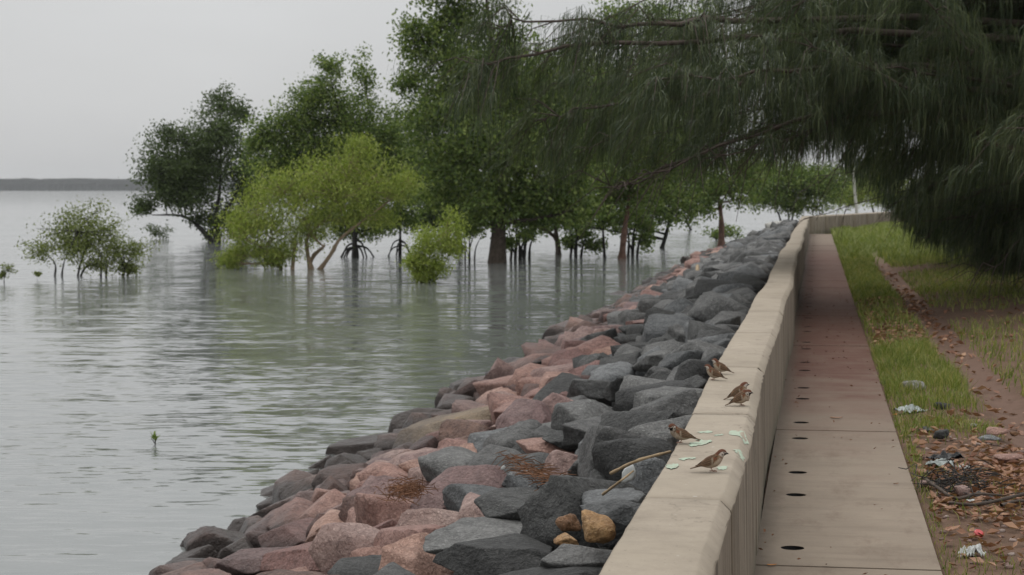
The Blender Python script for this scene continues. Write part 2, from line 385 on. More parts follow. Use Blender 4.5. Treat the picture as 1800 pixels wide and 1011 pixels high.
# far shore: low wooded strip beyond the open water
n = 700; D = 3200.0
xx_ = np.linspace(-1500, -140, n)
top = WATER + 20.5 + wob(np.stack([xx_, 0 * xx_, 0 * xx_], -1), .02, 3, 3) * 2.0 + wob(np.stack([xx_, 0 * xx_, 0 * xx_], -1), .2, 4, 3) * 1.6
prof = [(0, -1.0), (0, .55), (5, .86), (14, 1.0), (60, .95), (70, -1.0)]
V = []
for k, (dy, f) in enumerate(prof):
    zz = WATER + (top - WATER) * f if f > 0 else np.full(n, WATER - 2)
    V.append(np.stack([xx_, D + dy + wob(np.stack([xx_, 0 * xx_ + k * 9, 0 * xx_], -1), .2, k) * 3 + 0 * xx_, zz], -1))
V = np.concatenate(V); i = (np.arange(len(prof) - 1)[:, None] * n + np.arange(n - 1)[None])
F = np.stack([i, i + 1, i + n + 1, i + n], -1).reshape(-1, 4)
M['shore'] = simple('far_wood', (.022, .026, .022), .9, .1, .5, .25, 1.0, 1.5)
tag(link('far_shore', np_mesh('far_shore', V, F, False), M['shore']), 'low dark wooded shore along the horizon', 'shoreline', kind='stuff')

# ------------------------------------------------------------------ seawall
WT, WL, WR = .69, -.595, -.285
SEG = 2.63
def wall_off(y):
    return .014 * math.sin(y * .33 + .5) + .010 * math.sin(y * .9), .012 * math.sin(y * .41) + .006 * math.sin(y * 1.3 + 1)
wall = empty('seawall', (-.44, 5, 0))
tag(wall, 'long beige concrete seawall beside the footpath, turning right at its far end', 'wall')
def wall_profile(dx, dz):
    L, Rr, T_ = WL + dx, WR + dx, WT + dz
    return [(L - .02, -.6), (L, T_ - .028), (L + .004, T_ - .006), (L + .016, T_), (Rr - .046, T_ - .001), (Rr - .038, T_ - .004), (Rr - .007, T_ - .036), (Rr - .002, T_ - .046), (Rr + .012, -.15)]
def wall_piece(name, y0, y1, frame=None, n=22):
    ys = np.linspace(y0 + .0035, y1 - .0035, n); V = []
    for y in ys:
        dx, dz = wall_off(y) if frame is None else (0, wall_off(77)[1])
        p = wall_profile(dx, dz); edge_n = 0.0016 * np.random.default_rng(int(y * 1000) % 99991).normal(size=len(p)); p = [(a_ + e_, c_ - abs(e_) * 1.2) for (a_, c_), e_ in zip(p, edge_n)]
        V += [(a, y, c) if frame is None else frame(a, y, c) for a, c in p]
    k = len(p); F = []
    for a in range(n - 1):
        for c in range(k - 1): F.append((a * k + c, (a + 1) * k + c, (a + 1) * k + c + 1, a * k + c + 1))
    me = bpy.data.meshes.new(name); caps = [tuple(range(k)), tuple(reversed(range((n - 1) * k, n * k)))]
    me.from_pydata([tuple(v) for v in V], [], F + caps)
    me.polygons.foreach_set('use_smooth', [True] * len(F) + [False] * 2)
    o = link('wall_segment', me, M['wall'], wall); o.matrix_parent_inverse = wall.matrix_world.inverted(); return o
def local(o, p):
    o.parent = p; o.matrix_parent_inverse = Matrix.Translation(p.location).inverted() if p.rotation_euler.z == 0 else (Matrix.Translation(p.location) @ Matrix.Rotation(p.rotation_euler.z, 4, 'Z')).inverted(); return o
y = 6.70 - SEG * 3; segs = []
while y < 76.5:
    o = wall_piece('wall_segment', y, min(y + SEG, 77.0)); local(o, wall); segs.append(o); y += SEG
dirv = (FARW - CORNER); Lw = np.linalg.norm(dirv); dirv = dirv / Lw; nrm_ = np.array([-dirv[1], dirv[0]])
def far_frame(a, s, c):
    q = CORNER + dirv * s - nrm_ * (a - WR); q2 = CORNER + dirv * s + nrm_ * (WR - a)
    return (q2[0], q2[1], c)
s = -.0
while s < Lw:
    local(wall_piece('wall_segment', s, s + SEG * 1.0, far_frame, 5), wall); s += SEG
# dark core seen in the joints
mb = MB(); mb.box((WL + .05, -1, -.5), (WR - .055, 76.9, WT - .05)); local(link('joint_filler', mb.mesh('joint_filler', False), M['joint']), wall)
# mint paint splashes on the cap
def splash(pts, name='paint_splash'):
    P = []
    for k in range(len(pts)):
        a, b_ = np.array(pts[k]), np.array(pts[(k + 1) % len(pts)])
        for f in (0, .2, .4, .6, .8):
            q = a * (1 - f) + b_ * f + rng.normal(0, 1.0, 2) * np.array([1.6, .7]); P.append(on_z(q[0], q[1], WT))
    P = np.array(P); V = []
    for p in P:
        dx, dz = wall_off(p[1]); x = p[0]; pr = wall_profile(dx, dz)[1:-1]
        zz = np.interp(x, [q[0] for q in pr], [q[1] for q in pr]); V.append((x, p[1], zz + .0012))
    me = bpy.data.meshes.new(name); me.from_pydata(V, [], [tuple(range(len(V)))]); local(link(name, me, M['paint']), wall)
for pl in ([(1284, 756), (1308, 754), (1316, 764), (1312, 770), (1300, 764), (1280, 762)], [(1290, 788), (1304, 784), (1308, 790), (1306, 796), (1296, 792)],
           [(1214, 776), (1250, 770), (1252, 774), (1232, 780), (1212, 782)], [(1216, 766), (1240, 771), (1252, 774), (1232, 772)],
           [(1170, 814), (1192, 812), (1194, 818), (1182, 822), (1170, 820)], [(1192, 803), (1222, 801), (1222, 804), (1196, 806)],
           [(1262, 818), (1280, 817), (1276, 823), (1260, 824)], [(1226, 757), (1252, 755), (1250, 758), (1228, 759)], [(1256, 762), (1270, 761), (1269, 763), (1257, 764)]):
    splash(pl)

# ------------------------------------------------------------------ footpath
path = empty('footpath', (.15, 5, 0)); tag(path, kind='structure')
P0, PL, PRR = 9.12 - 2.6 * 2, -.282, .585
hole_r = .058
def slab_mesh(w0, w1, ln, holes):
    mb = MB(); xc = -.105
    # top as strips with a real round opening where a drain hole sits
    def quad(x0, y0, x1, y1):
        mb.add([(x0, y0, 0), (x1, y0, 0), (x1, y1, 0), (x0, y1, 0)], [(0, 1, 2, 3)])
    cuts = []
    for h in holes: cuts.append((h - .09, h + .09, h))
    y = 0.0
    for a, b_, h in cuts:
        quad(w0, y, w1, a); quad(w0, a, xc - .09, b_); quad(xc + .09, a, w1, b_); y = b_
        k = 24; ang = np.arange(k) / k * 2 * np.pi + math.pi / 4
        ci = np.stack([xc + hole_r * np.cos(ang), h + hole_r * np.sin(ang), 0 * ang], -1)
        mx_ = np.maximum(abs(np.cos(ang)), abs(np.sin(ang))); sq = np.stack([xc + .09 * np.cos(ang) / mx_, h + .09 * np.sin(ang) / mx_, 0 * ang], -1)
        j = np.arange(k); j2 = (j + 1) % k
        mb.add(np.vstack([ci, sq]), np.stack([j, j + k, j2 + k, j2], -1))
    quad(w0, y, w1, ln)
    d = -.13
    for a, c in (((w0, 0), (w1, 0)), ((w1, 0), (w1, ln)), ((w1, ln), (w0, ln)), ((w0, ln), (w0, 0))):
        mb.add([(a[0], a[1], d), (c[0], c[1], d), (c[0], c[1], 0), (a[0], a[1], 0)], [(0, 1, 2, 3)])
    return mb.mesh('slab', False)
sm = slab_mesh(PL, PRR, 2.586, (.45, 2.13))
tb = MB(); a = np.arange(24) / 24 * 2 * np.pi
V = np.vstack([np.stack([hole_r * np.cos(a), hole_r * np.sin(a), 0 * a - .003], -1), np.stack([hole_r * np.cos(a), hole_r * np.sin(a), 0 * a - .1], -1), [(0, 0, -.1)]])
j = np.arange(24); tb.add(V, np.stack([j, (j + 1) % 24, (j + 1) % 24 + 24, j + 24], -1)); tb.add(V[24:], np.stack([j, (j + 1) % 24, 0 * j + 24], -1))
hm = tb.mesh('drain_hole'); hm.materials.append(M['black'])
for k in range(29):
    yy = P0 + 2.6 * k
    if yy + 2.6 > 78.2: break
    o = link('slab', sm, M['slab'], path); local(o, path); o.location = (0, yy, random.uniform(-.004, .002))
    for h_ in (.45, 2.13):
        if yy < 40:
            q = link('drain_hole', hm, None, o); q.location = (-.105, h_, 0)

# ------------------------------------------------------------------ boulders
def ico(sub):
    import bmesh
    bm = bmesh.new(); bmesh.ops.create_icosphere(bm, subdivisions=sub, radius=1.0)
    V = np.array([v.co[:] for v in bm.verts]); F = np.array([[v.index for v in f.verts] for f in bm.faces]); bm.free(); return V, F
ICO = {k: ico(k) for k in (2, 3, 4, 5, 6)}
def rock_shape(sub, seed, planes=8, p=60, rough=.035, flat=.0):
    r = np.random.default_rng(seed); V, F = ICO[sub]
    n = r.normal(size=(planes, 3)); n /= np.linalg.norm(n, axis=1)[:, None]
    n = np.vstack([n, [(0, 0, 1), (0, 0, -1), (.1, -1, .1), (0, 1, 0), (1, 0, .1), (-1, 0, 0)] + r.normal(0, .34, (6, 3))]); n /= np.linalg.norm(n, axis=1)[:, None]
    hgt = np.r_[r.uniform(.72, .95, planes), r.uniform(.70, .95, 6)]
    q = np.maximum(V @ n.T, 1e-4) / hgt; rad = (q ** p).sum(1) ** (-1 / p)
    P = V * rad[:, None]; lo, hi = P.min(0), P.max(0); P = (P - (lo + hi) / 2) / ((hi - lo) / 2)
    d = wob(P, 1.6, seed * .37, 2) * rough * 1.6 + wob(P, 5.0, seed * .53, 3) * rough * .9
    ridg = -np.abs(wob(P, 2.3, seed * .91, 2)) * rough * 1.2
    return P * (1 + d + ridg)[:, None], F
def cr1(x, y, w_, h_, c, tilt=0): return (280 + x / 1.7647, 560 + y / 1.7647, w_ / 1.7647, h_ / 1.7647, c, tilt)
def cr2(x, y, w_, h_, c, tilt=0): return (940 + x / 2.974, 380 + y / 2.974, w_ / 2.974, h_ / 2.974, c, tilt)
ROCKS = [cr1(*a) for a in [
 (85, 790, 190, 90, 'maroon', -15), (190, 690, 200, 120, 'maroon', -32), (262, 650, 110, 70, 'maroon', -25), (375, 562, 260, 100, 'maroon', -24),
 (440, 492, 120, 50, 'maroon', 0), (512, 480, 85, 85, 'red', -30), (572, 482, 95, 75, 'red', -10), (650, 412, 200, 110, 'brown', -15), (700, 365, 110, 40, 'maroon', 0),
 (400, 612, 200, 110, 'mauve', -28), (372, 580, 110, 70, 'mauve', -20), (240, 725, 120, 70, 'brown', -25), (315, 760, 250, 100, 'mauve', -10),
 (425, 678, 220, 100, 'red', -8), (545, 565, 130, 130, 'maroon', -25), (578, 625, 125, 120, 'mauve', -20), (655, 515, 150, 110, 'mauve', -25),
 (520, 745, 380, 130, 'red', -14), (722, 680, 155, 140, 'red', 10), (802, 748, 205, 130, 'red', 4), (665, 790, 240, 80, 'dark', 2),
 (715, 575, 230, 130, 'mauve', -8), (875, 560, 230, 100, 'mauve', -4), (880, 640, 240, 100, 'mauve', 6), (760, 450, 180, 100, 'mauve', -20),
 (862, 462, 180, 105, 'mauve', -18), (955, 482, 190, 90, 'red', -4), (822, 332, 215, 115, 'maroon', -8), (860, 268, 130, 50, 'maroon', -10),
 (967, 235, 145, 100, 'red', -6), (905, 355, 290, 120, 'brown', -18), (1035, 350, 260, 80, 'mauve', -10), (945, 400, 100, 75, 'red', -20),
 (1062, 390, 185, 95, 'blue', -6), (1055, 428, 105, 65, 'brown', -6), (1220, 402, 215, 75, 'red', -2), (1370, 408, 125, 40, 'red', 0),
 (1245, 345, 180, 75, 'grey', -6), (1298, 375, 180, 70, 'dark', 8), (1430, 358, 300, 110, 'grey', 2), (1150, 292, 190, 85, 'red', -4),
 (1105, 228, 210, 120, 'red', -14), (1275, 165, 210, 85, 'red', -12), (1205, 228, 115, 60, 'brown', 0), (1342, 230, 178, 90, 'grey', 4),
 (1362, 285, 215, 70, 'dark', 2), (1570, 268, 215, 90, 'grey', -2), (1545, 322, 120, 60, 'grey', 10), (1425, 158, 145, 90, 'dark', -20),
 (1475, 208, 180, 85, 'dark', -8), (1565, 210, 205, 100, 'dark', -10), (1562, 132, 195, 85, 'grey', 2), (1645, 222, 130, 80, 'dark', -20),
 (1720, 130, 115, 85, 'grey', -18), (1690, 95, 90, 55, 'grey', 0), (1625, 65, 95, 110, 'grey', -30), (1740, 45, 135, 65, 'dark', -10),
 (1330, 70, 190, 60, 'red', -10), (1285, 130, 215, 55, 'dark', -10), (1192, 142, 110, 55, 'red', -10), (1130, 168, 115, 65, 'maroon', -20),
 (1315, 182, 120, 40, 'red', -16), (1250, 258, 70, 65, 'red', 20), (1000, 572, 245, 130, 'blue', -6), (1140, 505, 145, 70, 'blue', 0),
 (1168, 458, 155, 80, 'grey', 4), (1270, 462, 130, 95, 'mauve', 8), (1275, 510, 130, 50, 'grey', 6), (1440, 445, 290, 110, 'grey', -10),
 (1375, 518, 130, 95, 'dark', 14), (1510, 495, 135, 140, 'blue', -30), (1220, 590, 400, 140, 'dark', 2), (1425, 625, 190, 130, 'blue', -8), (1440, 580, 160, 60, 'blue', -4),
 (1055, 680, 400, 115, 'grey', 4), (1040, 748, 330, 140, 'dark', 2), (1300, 752, 215, 100, 'grey', 4), (1215, 800, 330, 60, 'dark', -2),
 (1395, 60, 90, 50, 'dark', -8), (1470, 70, 110, 55, 'dark', 6), (1552, 66, 75, 40, 'red', 5), (1700, 175, 70, 60, 'grey', -10)]]
ROCKS += [cr2(*a) for a in [
 (185, 645, 95, 70, 'maroon', -10), (275, 650, 240, 85, 'red', -10), (235, 700, 115, 75, 'brown', 0), (430, 705, 260, 75, 'red', -6), (60, 745, 130, 60, 'red', -14),
 (445, 632, 130, 80, 'dark', -20), (555, 648, 140, 55, 'dark', 4), (655, 645, 100, 50, 'red', 4), (762, 645, 135, 160, 'grey', -35), (595, 695, 150, 70, 'dark', -4),
 (575, 560, 175, 60, 'red', -4), (560, 600, 190, 70, 'dark', 0), (705, 545, 180, 75, 'dark', -4), (772, 508, 80, 35, 'red', 0), (895, 495, 195, 135, 'grey', -4),
 (1040, 445, 130, 115, 'dark', -30), (960, 600, 200, 100, 'grey', -20), (985, 555, 210, 70, 'dark', -6), (915, 705, 160, 95, 'grey', -24), (1110, 490, 130, 90, 'dark', -28),
 (630, 478, 205, 65, 'red', -6), (630, 425, 150, 85, 'red', -14), (530, 440, 130, 80, 'maroon', -24), (460, 435, 120, 120, 'dark', -34), (365, 515, 125, 85, 'dark', -16),
 (392, 558, 100, 65, 'maroon', -20), (420, 595, 100, 55, 'red', -20), (602, 342, 125, 75, 'dark', -14), (700, 342, 130, 85, 'dark', -20), (765, 465, 90, 65, 'dark', 0),
 (805, 415, 220, 70, 'grey', -2), (905, 378, 140, 65, 'red', 0), (1000, 318, 190, 85, 'grey', -6), (870, 300, 100, 65, 'blue', -6), (960, 258, 130, 50, 'dark', -10),
 (850, 255, 190, 60, 'red', -10), (965, 212, 170, 70, 'red', -16), (1140, 272, 190, 75, 'grey', -10), (1155, 378, 150, 90, 'dark', -24), (700, 385, 110, 60, 'red', 4),
 (1060, 160, 120, 70, 'dark', -10), (1150, 200, 130, 60, 'grey', -6), (1220, 120, 120, 60, 'grey', -10), (1060, 235, 100, 50, 'dark', 0), (1230, 215, 90, 60, 'grey', -14), (900, 440, 80, 50, 'dark', 0)]]
occ = []; n_piece = 0
def add_rock(P, dims, c, rx, ry, rz, sub, seed, **kw):
    global n_piece
    V, F = rock_shape(sub, seed, **kw)
    V = V * np.array(dims) / 2
    o = link('rock', np_mesh('rock', V, F), M[c]); local(o, BANK); o.location = P; o.rotation_euler = (rx, ry, rz); n_piece += 1; return o
for k, (u, v, w_, h_, c, tilt) in enumerate(ROCKS):
    p = on_slope(u, v, -.02); d = p[1]; s = np.linalg.norm(p - C0) / F_PX
    W = w_ * s * 1.2; H = h_ * s * 1.3; Ly = min(max(W * random.uniform(.7, 1.0), H * .9), .9)
    H = max(H - .10 * Ly, H * .7)
    p[2] -= .06 * H
    p[0] = min(p[0], WL - .03 - W * .42)
    sub = 6 if (w_ > 170 and d < 12) else (5 if w_ > 95 else 4)
    add_rock(p, (W, Ly, H), c, random.uniform(-.12, .12), R_(tilt) * .9, random.uniform(-.3, .3), sub, 100 + k, planes=random.choice((6, 7, 8, 10)), p=random.choice((40, 70, 110)))
    occ.append((p[0], p[1], max(W, Ly) * .5))
# distinctive loose stones and pale boulders
# filler boulders between and beyond
occ_a = np.array(occ); cand = []
r2 = np.random.default_rng(21)
def red_zone(x, y):
    # red quarry stone lies on the water side, grey basalt along the wall
    e = max(-1.8 - .062 * (y - 9), -3.35) + .35 * math.sin(y * 1.3)
    return x < e
pts = []
for y in np.arange(8.4, 86, .42):
    for x in np.arange(-.75, -6.4, -.42):
        px, py = x + r2.uniform(-.16, .16), y + r2.uniform(-.18, .18)
        if py > 80 and px > -.9 - 0 and py > 84: continue
        pts.append((px, py))
pts = np.array(pts); big = MB(); TEMPL = [rock_shape(3, 900 + q, 8, 60)[0] for q in range(14)]; F2 = ICO[2][1]; FM = ICO[3][1]; TEMPF = [rock_shape(2, 900 + q, 8, 40)[0] for q in range(14)]
T3 = []
for q in range(16):
    V3, F3 = rock_shape(4, 950 + q, 8, 60); T3.append(np_mesh('rock', V3 * .5, F3))
T3m = {}
bigs = {c: MB() for c in ('grey', 'dark', 'red', 'maroon', 'mauve', 'blue')}
for k, (x, y) in enumerate(pts):
    dd = np.hypot(occ_a[:, 0] - x, occ_a[:, 1] - y) / occ_a[:, 2]; near = dd.min()
    if near < .95 or x < -4.7: continue
    lower = .27 if near < 1.5 else .06
    sz = r2.uniform(.40, .58 if y < 22 else .8) if near >= 1.5 else r2.uniform(.28, .42)
    if y > 26 and r2.random() < .38: continue
    rz_ = red_zone(x, y); u_ = r2.random()
    c = ('red' if u_ < .55 else 'maroon' if u_ < .75 else 'mauve') if rz_ else ('grey' if u_ < .52 else 'dark' if u_ < .82 else 'blue')
    if rz_ and y > 40 and u_ > .8: c = 'dark'
    dims = np.array([sz * r2.uniform(.9, 1.4), sz * r2.uniform(.8, 1.3), sz * r2.uniform(.6, .9)])
    x = min(x, WL - .02 - .55 * max(dims[:2]))
    pos = (x, y, SLOPE(x) - lower - max(0, y - 81) * .28); rot = r2.uniform(-.4, .4, 2); rzz = r2.uniform(0, 6.28)
    if n_piece < 300 and y < 30:
        q = int(r2.integers(16)); key = (q, c)
        if key not in T3m:
            mm = T3[q].copy(); mm.materials.append(M[c]); T3m[key] = mm
        o = link('rock', T3m[key]); local(o, BANK); o.location = pos; o.scale = dims; o.rotation_euler = (rot[0], rot[1], rzz); n_piece += 1
    else:
        Rm = np.array(Matrix.Rotation(rzz, 3, 'Z') @ Matrix.Rotation(rot[1], 3, 'Y') @ Matrix.Rotation(rot[0], 3, 'X'))
        bigs[c].add(((TEMPL if y < 42 else TEMPF)[int(r2.integers(14))] * dims / 2) @ Rm.T + np.array(pos), FM if y < 42 else F2)
for c, mbx in bigs.items():
    if mbx.n: tag(local(link('rock_mass', mbx.mesh('rock_mass'), M[c]), BANK), kind='stuff')

chip = {c: MB() for c in ('grey', 'mauve')}
for k in range(700):
    x, y = r2.uniform(-4.6, -.8), 8.6 + 22 * r2.random() ** 1.5; sz = r2.uniform(.05, .17); c = 'mauve' if red_zone(x, y) else 'grey'
    chip[c].add(TEMPF[k % 14] * sz * r2.uniform(.5, 1.1, 3) / 2 + np.array([min(x, WL - .1), y, SLOPE(x) - r2.uniform(.10, .30)]), F2)
for c, mbx in chip.items(): tag(local(link('stone_chips', mbx.mesh('stone_chips'), M[c]), BANK), kind='stuff')
def loose_rock(name, u, v, w_, h_, c, label, cat='rock', z=None, lift=0.0, tilt=0, depth=1.0, group=None, rough=.05, p=14, seed=0, sub=4):
    P = on_slope(u, v, .05) if z is None else on_z(u, v + h_ * .5, z)
    s = np.linalg.norm(P - C0) / F_PX; W, H = w_ * s, h_ * s
    V, F = rock_shape(sub, seed + 3000, 8, p, rough); V = V * np.array([W, W * depth, H]) / 2
    P = np.array(P); P[2] += lift + (0 if z is None else H * .42)
    o = link(name, np_mesh(name, V, F), M[c] if isinstance(c, str) else c); o.location = P; o.rotation_euler = (0, R_(tilt), .2)
    return tag(o, label, cat, group)
loose_rock('coral_rock', 1053, 947, 54, 52, 'ochre', 'rounded pitted ochre rock close against the seawall, larger of the orange ones', rough=.11, p=8, seed=1, lift=.04)
loose_rock('coral_rock', 1000, 931, 48, 34, 'ochre', 'lumpy ochre rock on grey boulders, left of the rounded pitted one', rough=.12, p=8, seed=2, lift=.03, tilt=15)
loose_rock('coral_rock', 995, 950, 44, 22, 'ochre', 'small flat ochre rock lying in front of the lumpy ochre one', rough=.12, p=8, seed=4, lift=.0)
loose_rock('boulder', 1366, 404, 42, 24, 'pale', 'pale grey boulder on top of the bank near the far wall corner', seed=8, lift=.1)
loose_rock('boulder', 1204, 463, 16, 18, 'pale', 'small whitish stone at the water edge beside the far red boulders', seed=9, lift=.08)

# ------------------------------------------------------------------ trees
def leaves(mb, C, n, spread, L, Wd, flat=.7, droop=0.0, r=rng):
    """n rhombic leaves scattered round each clump centre"""
    C = np.repeat(C, n, 0); k = len(C)
    P = C + r.normal(size=(k, 3)) * (np.asarray(spread) * np.array([1, 1, flat]))
    a = r.normal(size=(k, 3)); a[:, 2] -= droop; a /= np.linalg.norm(a, axis=1)[:, None]
    b_ = np.cross(a, r.normal(size=(k, 3))); b_ /= np.linalg.norm(b_, axis=1)[:, None] + 1e-9
    l = (L * r.uniform(.6, 1.25, k))[:, None]; w_ = (Wd * r.uniform(.6, 1.25, k))[:, None]
    V = np.stack([P - a * l * .5, P + b_ * w_ * .5, P + a * l * .5, P - b_ * w_ * .5], 1).reshape(-1, 3)
    mb.add(V, np.arange(4 * k).reshape(-1, 4))
def tree(name, label, base, lobes, leafm, bark, trunk_r=.15, cat='tree', group=None, stems=None, dens=1.0, leaf=.11, leafw=.06, roots=0, droop=0.0, yoff=0.0, fork=.45, clump=.32, z0=WATER, thin=1.0, flat=.7):
    B = on_z(base[0], base[1], z0); y0 = B[1] + yoff; B[0] *= y0 / B[1]
    root = empty(name, (B[0], y0, z0)); B = np.array([B[0], y0, z0])
    tag(root, label, cat, group); tm, cm = MB(), MB(); s = y0 / F_PX / math.cos(PHI) * 1.0
    def pt(u, v, dy=0.0): return at_y(u, v, y0) + np.array([0, dy, 0])
    paths = []
    for st in (stems or [[(lobes[0][0], (base[1] + lobes[0][1]) / 2), (lobes[0][0], lobes[0][1])]]):
        P = [pt(a[0], a[1], random.uniform(-.3, .3)) for a in st]
        if len(st[0]) == 2: P = [B - np.array([0, 0, .4])] + P
        else: P[0][2] = z0 - .3
        P = curve(P, 14); rr = trunk_r * (1 - np.linspace(0, 1, 14) ** .8 * .86) * (1 + .12 * np.sin(np.arange(14) * 1.9)); rr[0] *= 1.5; rr[1] *= 1.12
        tm.tube(P, rr, 8); paths.append((P, rr))
    allP = np.vstack([p for p, _ in paths]); allr = np.concatenate([r for _, r in paths])
    for (u, v, ru, rv) in lobes:
        dy = random.uniform(-.7, .7) * ru * s; c = pt(u, v, dy); rad = np.array([ru * s, ru * s * .9, rv * s])
        cand = allP[:, 2] < c[2] + .2 * rad[2]; cand &= allP[:, 2] > B[2] + .12 * (c[2] - B[2])
        idx = np.where(cand)[0]
        if len(idx) == 0: idx = np.arange(len(allP))
        k = idx[np.argmin(np.linalg.norm((allP[idx] - c) * np.array([1, .6, .7]), axis=1))]
        a = allP[k]; mid = (a + c) / 2 + np.array([random.uniform(-.2, .2) * rad[0], 0, -.15 * rad[2]])
        L = curve([a, mid, c], 7); tm.tube(L, np.linspace(min(allr[k] * .6, .09 + .02 * rad[0]), .018, 7), 5)
        vol = (rad[0] * rad[1] * rad[2]) ** (1 / 3); ns = int(np.clip(vol ** 2 * 26 * dens, 12, 170))
        dirs = rng.normal(size=(ns, 3)); dirs /= np.linalg.norm(dirs, axis=1)[:, None]
        ends = c + dirs * rad * rng.uniform(.3, 1.42, (ns, 1)) ** .95
        for e in ends:
            st_ = L[int(rng.integers(3, 7))]; mid = (st_ + e) / 2 + rng.normal(0, .08, 3) * vol
            tw = curve([st_, mid, e], 4); tm.tube(tw, np.linspace(.02, .006, 4) * (1 if vol > .8 else .6), 3)
        cc = np.vstack([ends, ends * .72 + c * .28 + rng.normal(0, .1, (ns, 3)) * vol])
        nl = int(46 * dens * thin * (clump / .32) ** 2 * (.11 / leaf) ** 1.2)
        leaves(cm, cc, max(6, nl), clump * min(1, .35 + vol * .5), leaf, leafw, flat, droop)
    for k in range(roots):
        an = k / roots * 6.28 + random.uniform(-.3, .3); rr_ = random.uniform(.5, 1.1); hz = random.uniform(.35, .8)
        tm.tube(curve([B + (0, 0, hz), B + (math.cos(an) * rr_ * .55, math.sin(an) * rr_ * .55, hz * .75), B + (math.cos(an) * rr_, math.sin(an) * rr_, -.2)], 7), np.linspace(trunk_r * .35, trunk_r * .2, 7), 5)
    tr = link('trunk', tm.mesh('trunk'), M[bark]); cr = link('crown', cm.mesh('crown', False), M[leafm])
    for o in (tr, cr): local(o, root)
    return root
G = 'mangroves standing in the water'
tree('mangrove_tree', 'dark spreading mangrove standing farthest left against the open sky', (383, 425),
     [(330, 300, 70, 48), (395, 240, 55, 45), (388, 182, 30, 28), (285, 285, 42, 36), (430, 300, 50, 55), (262, 360, 34, 13), (330, 345, 55, 26), (425, 196, 18, 20), (375, 398, 22, 20), (310, 238, 36, 22), (440, 345, 40, 30), (300, 325, 50, 25), (360, 275, 50, 40), (400, 380, 40, 22), (345, 385, 26, 14), (420, 400, 30, 20)],
     'leaf_dark', 'bark_dark', .2, group=G, stems=[[(381, 385), (388, 330), (390, 200)], [(350, 400), (318, 380), (265, 378)], [(385, 390), (410, 350), (430, 300)]], dens=1.0, leaf=.19, leafw=.11, clump=.36)
tree('mangrove_shrub', 'tiny round mangrove shrub left of the dark spreading mangrove', (275, 420), [(275, 406, 22, 12)], 'leaf_dark', 'bark_dark', .03, cat='shrub', leaf=.15, leafw=.09, clump=.25)
tree('mangrove_tree', 'small olive mangrove with thin leaning stems alone in open water', (133, 485),
     [(152, 405, 62, 46), (150, 385, 44, 26), (118, 408, 36, 30), (180, 402, 38, 34), (195, 430, 40, 30), (155, 430, 55, 28), (78, 440, 30, 15), (240, 442, 26, 20), (215, 452, 34, 24), (225, 474, 16, 10), (180, 455, 36, 18), (130, 440, 34, 20)],
     'leaf_olive', 'bark_dark', .055, group=G, stems=[[(140, 462), (150, 430), (150, 400)], [(150, 470), (175, 468), (195, 478)], [(97, 486, 0), (92, 465), (75, 445)], [(110, 487, 0), (115, 470), (122, 440)], [(175, 488, 0), (176, 460), (180, 440)], [(190, 488, 0), (188, 470), (196, 440)], [(215, 487, 0), (225, 465), (244, 445)]], dens=1.0, leaf=.12, leafw=.05, clump=.30, thin=.8)
tree('mangrove_seedling', 'tiny mangrove seedling at the left edge of the picture', (8, 497), [(12, 475, 12, 9), (5, 484, 6, 6)], 'leaf_olive', 'bark_dark', .02, cat='seedling', leaf=.10, leafw=.05, clump=.13, dens=.8)
tree('mangrove_seedling', 'lone leafy twig rising between the small olive mangrove and the seedling', (68, 492), [(68, 482, 5, 4)], 'leaf_olive', 'bark_dark', .012, cat='seedling', leaf=.09, leafw=.05, clump=.08, dens=.6)
tree('leaning_tree', 'wide lime green feathery tree with pale forked trunk in the water', (550, 473),
     [(440, 365, 45, 42), (418, 415, 26, 36), (495, 330, 52, 40), (560, 298, 55, 32), (622, 285, 42, 32), (600, 345, 65, 38), (690, 338, 42, 28), (720, 318, 24, 20), (480, 395, 46, 34), (540, 385, 46, 28), (642, 258, 22, 16), (455, 430, 34, 22), (640, 370, 40, 22), (530, 345, 60, 40), (412, 448, 24, 18), (470, 440, 30, 18), (450, 400, 40, 30), (580, 320, 50, 30), (405, 460, 18, 14), (500, 450, 30, 16), (475, 458, 26, 12), (660, 385, 34, 16), (515, 425, 40, 20), (590, 385, 50, 20), (545, 412, 30, 12), (430, 390, 44, 40), (640, 320, 60, 40)],
     'leaf_lime', 'bark_tan', .11, group=G, stems=[[(538, 440), (545, 412), (575, 380), (600, 330)], [(585, 445), (602, 418), (660, 372), (725, 322)], [(545, 455), (572, 432), (560, 425), (500, 350)], [(500, 470, 0), (480, 450), (455, 430)], [(516, 470, 0), (518, 440), (520, 400)]], dens=1.05, leaf=.17, leafw=.040, droop=.9, clump=.36, thin=.95)
tree('lime_shrub', 'small bright yellow green shrub in front of the big mangroves', (740, 497),
     [(787, 408, 30, 26), (755, 435, 30, 28), (727, 456, 15, 15), (765, 468, 22, 16), (740, 470, 18, 16), (800, 430, 22, 24), (750, 485, 16, 8), (770, 425, 32, 26)], 'leaf_yellow', 'bark_tan', .05, cat='shrub',
     stems=[[(742, 470), (760, 440), (785, 410)], [(733, 496, 0), (735, 470), (728, 450)]], dens=1.4, leaf=.13, leafw=.040, droop=.6, clump=.28, thin=1.2)
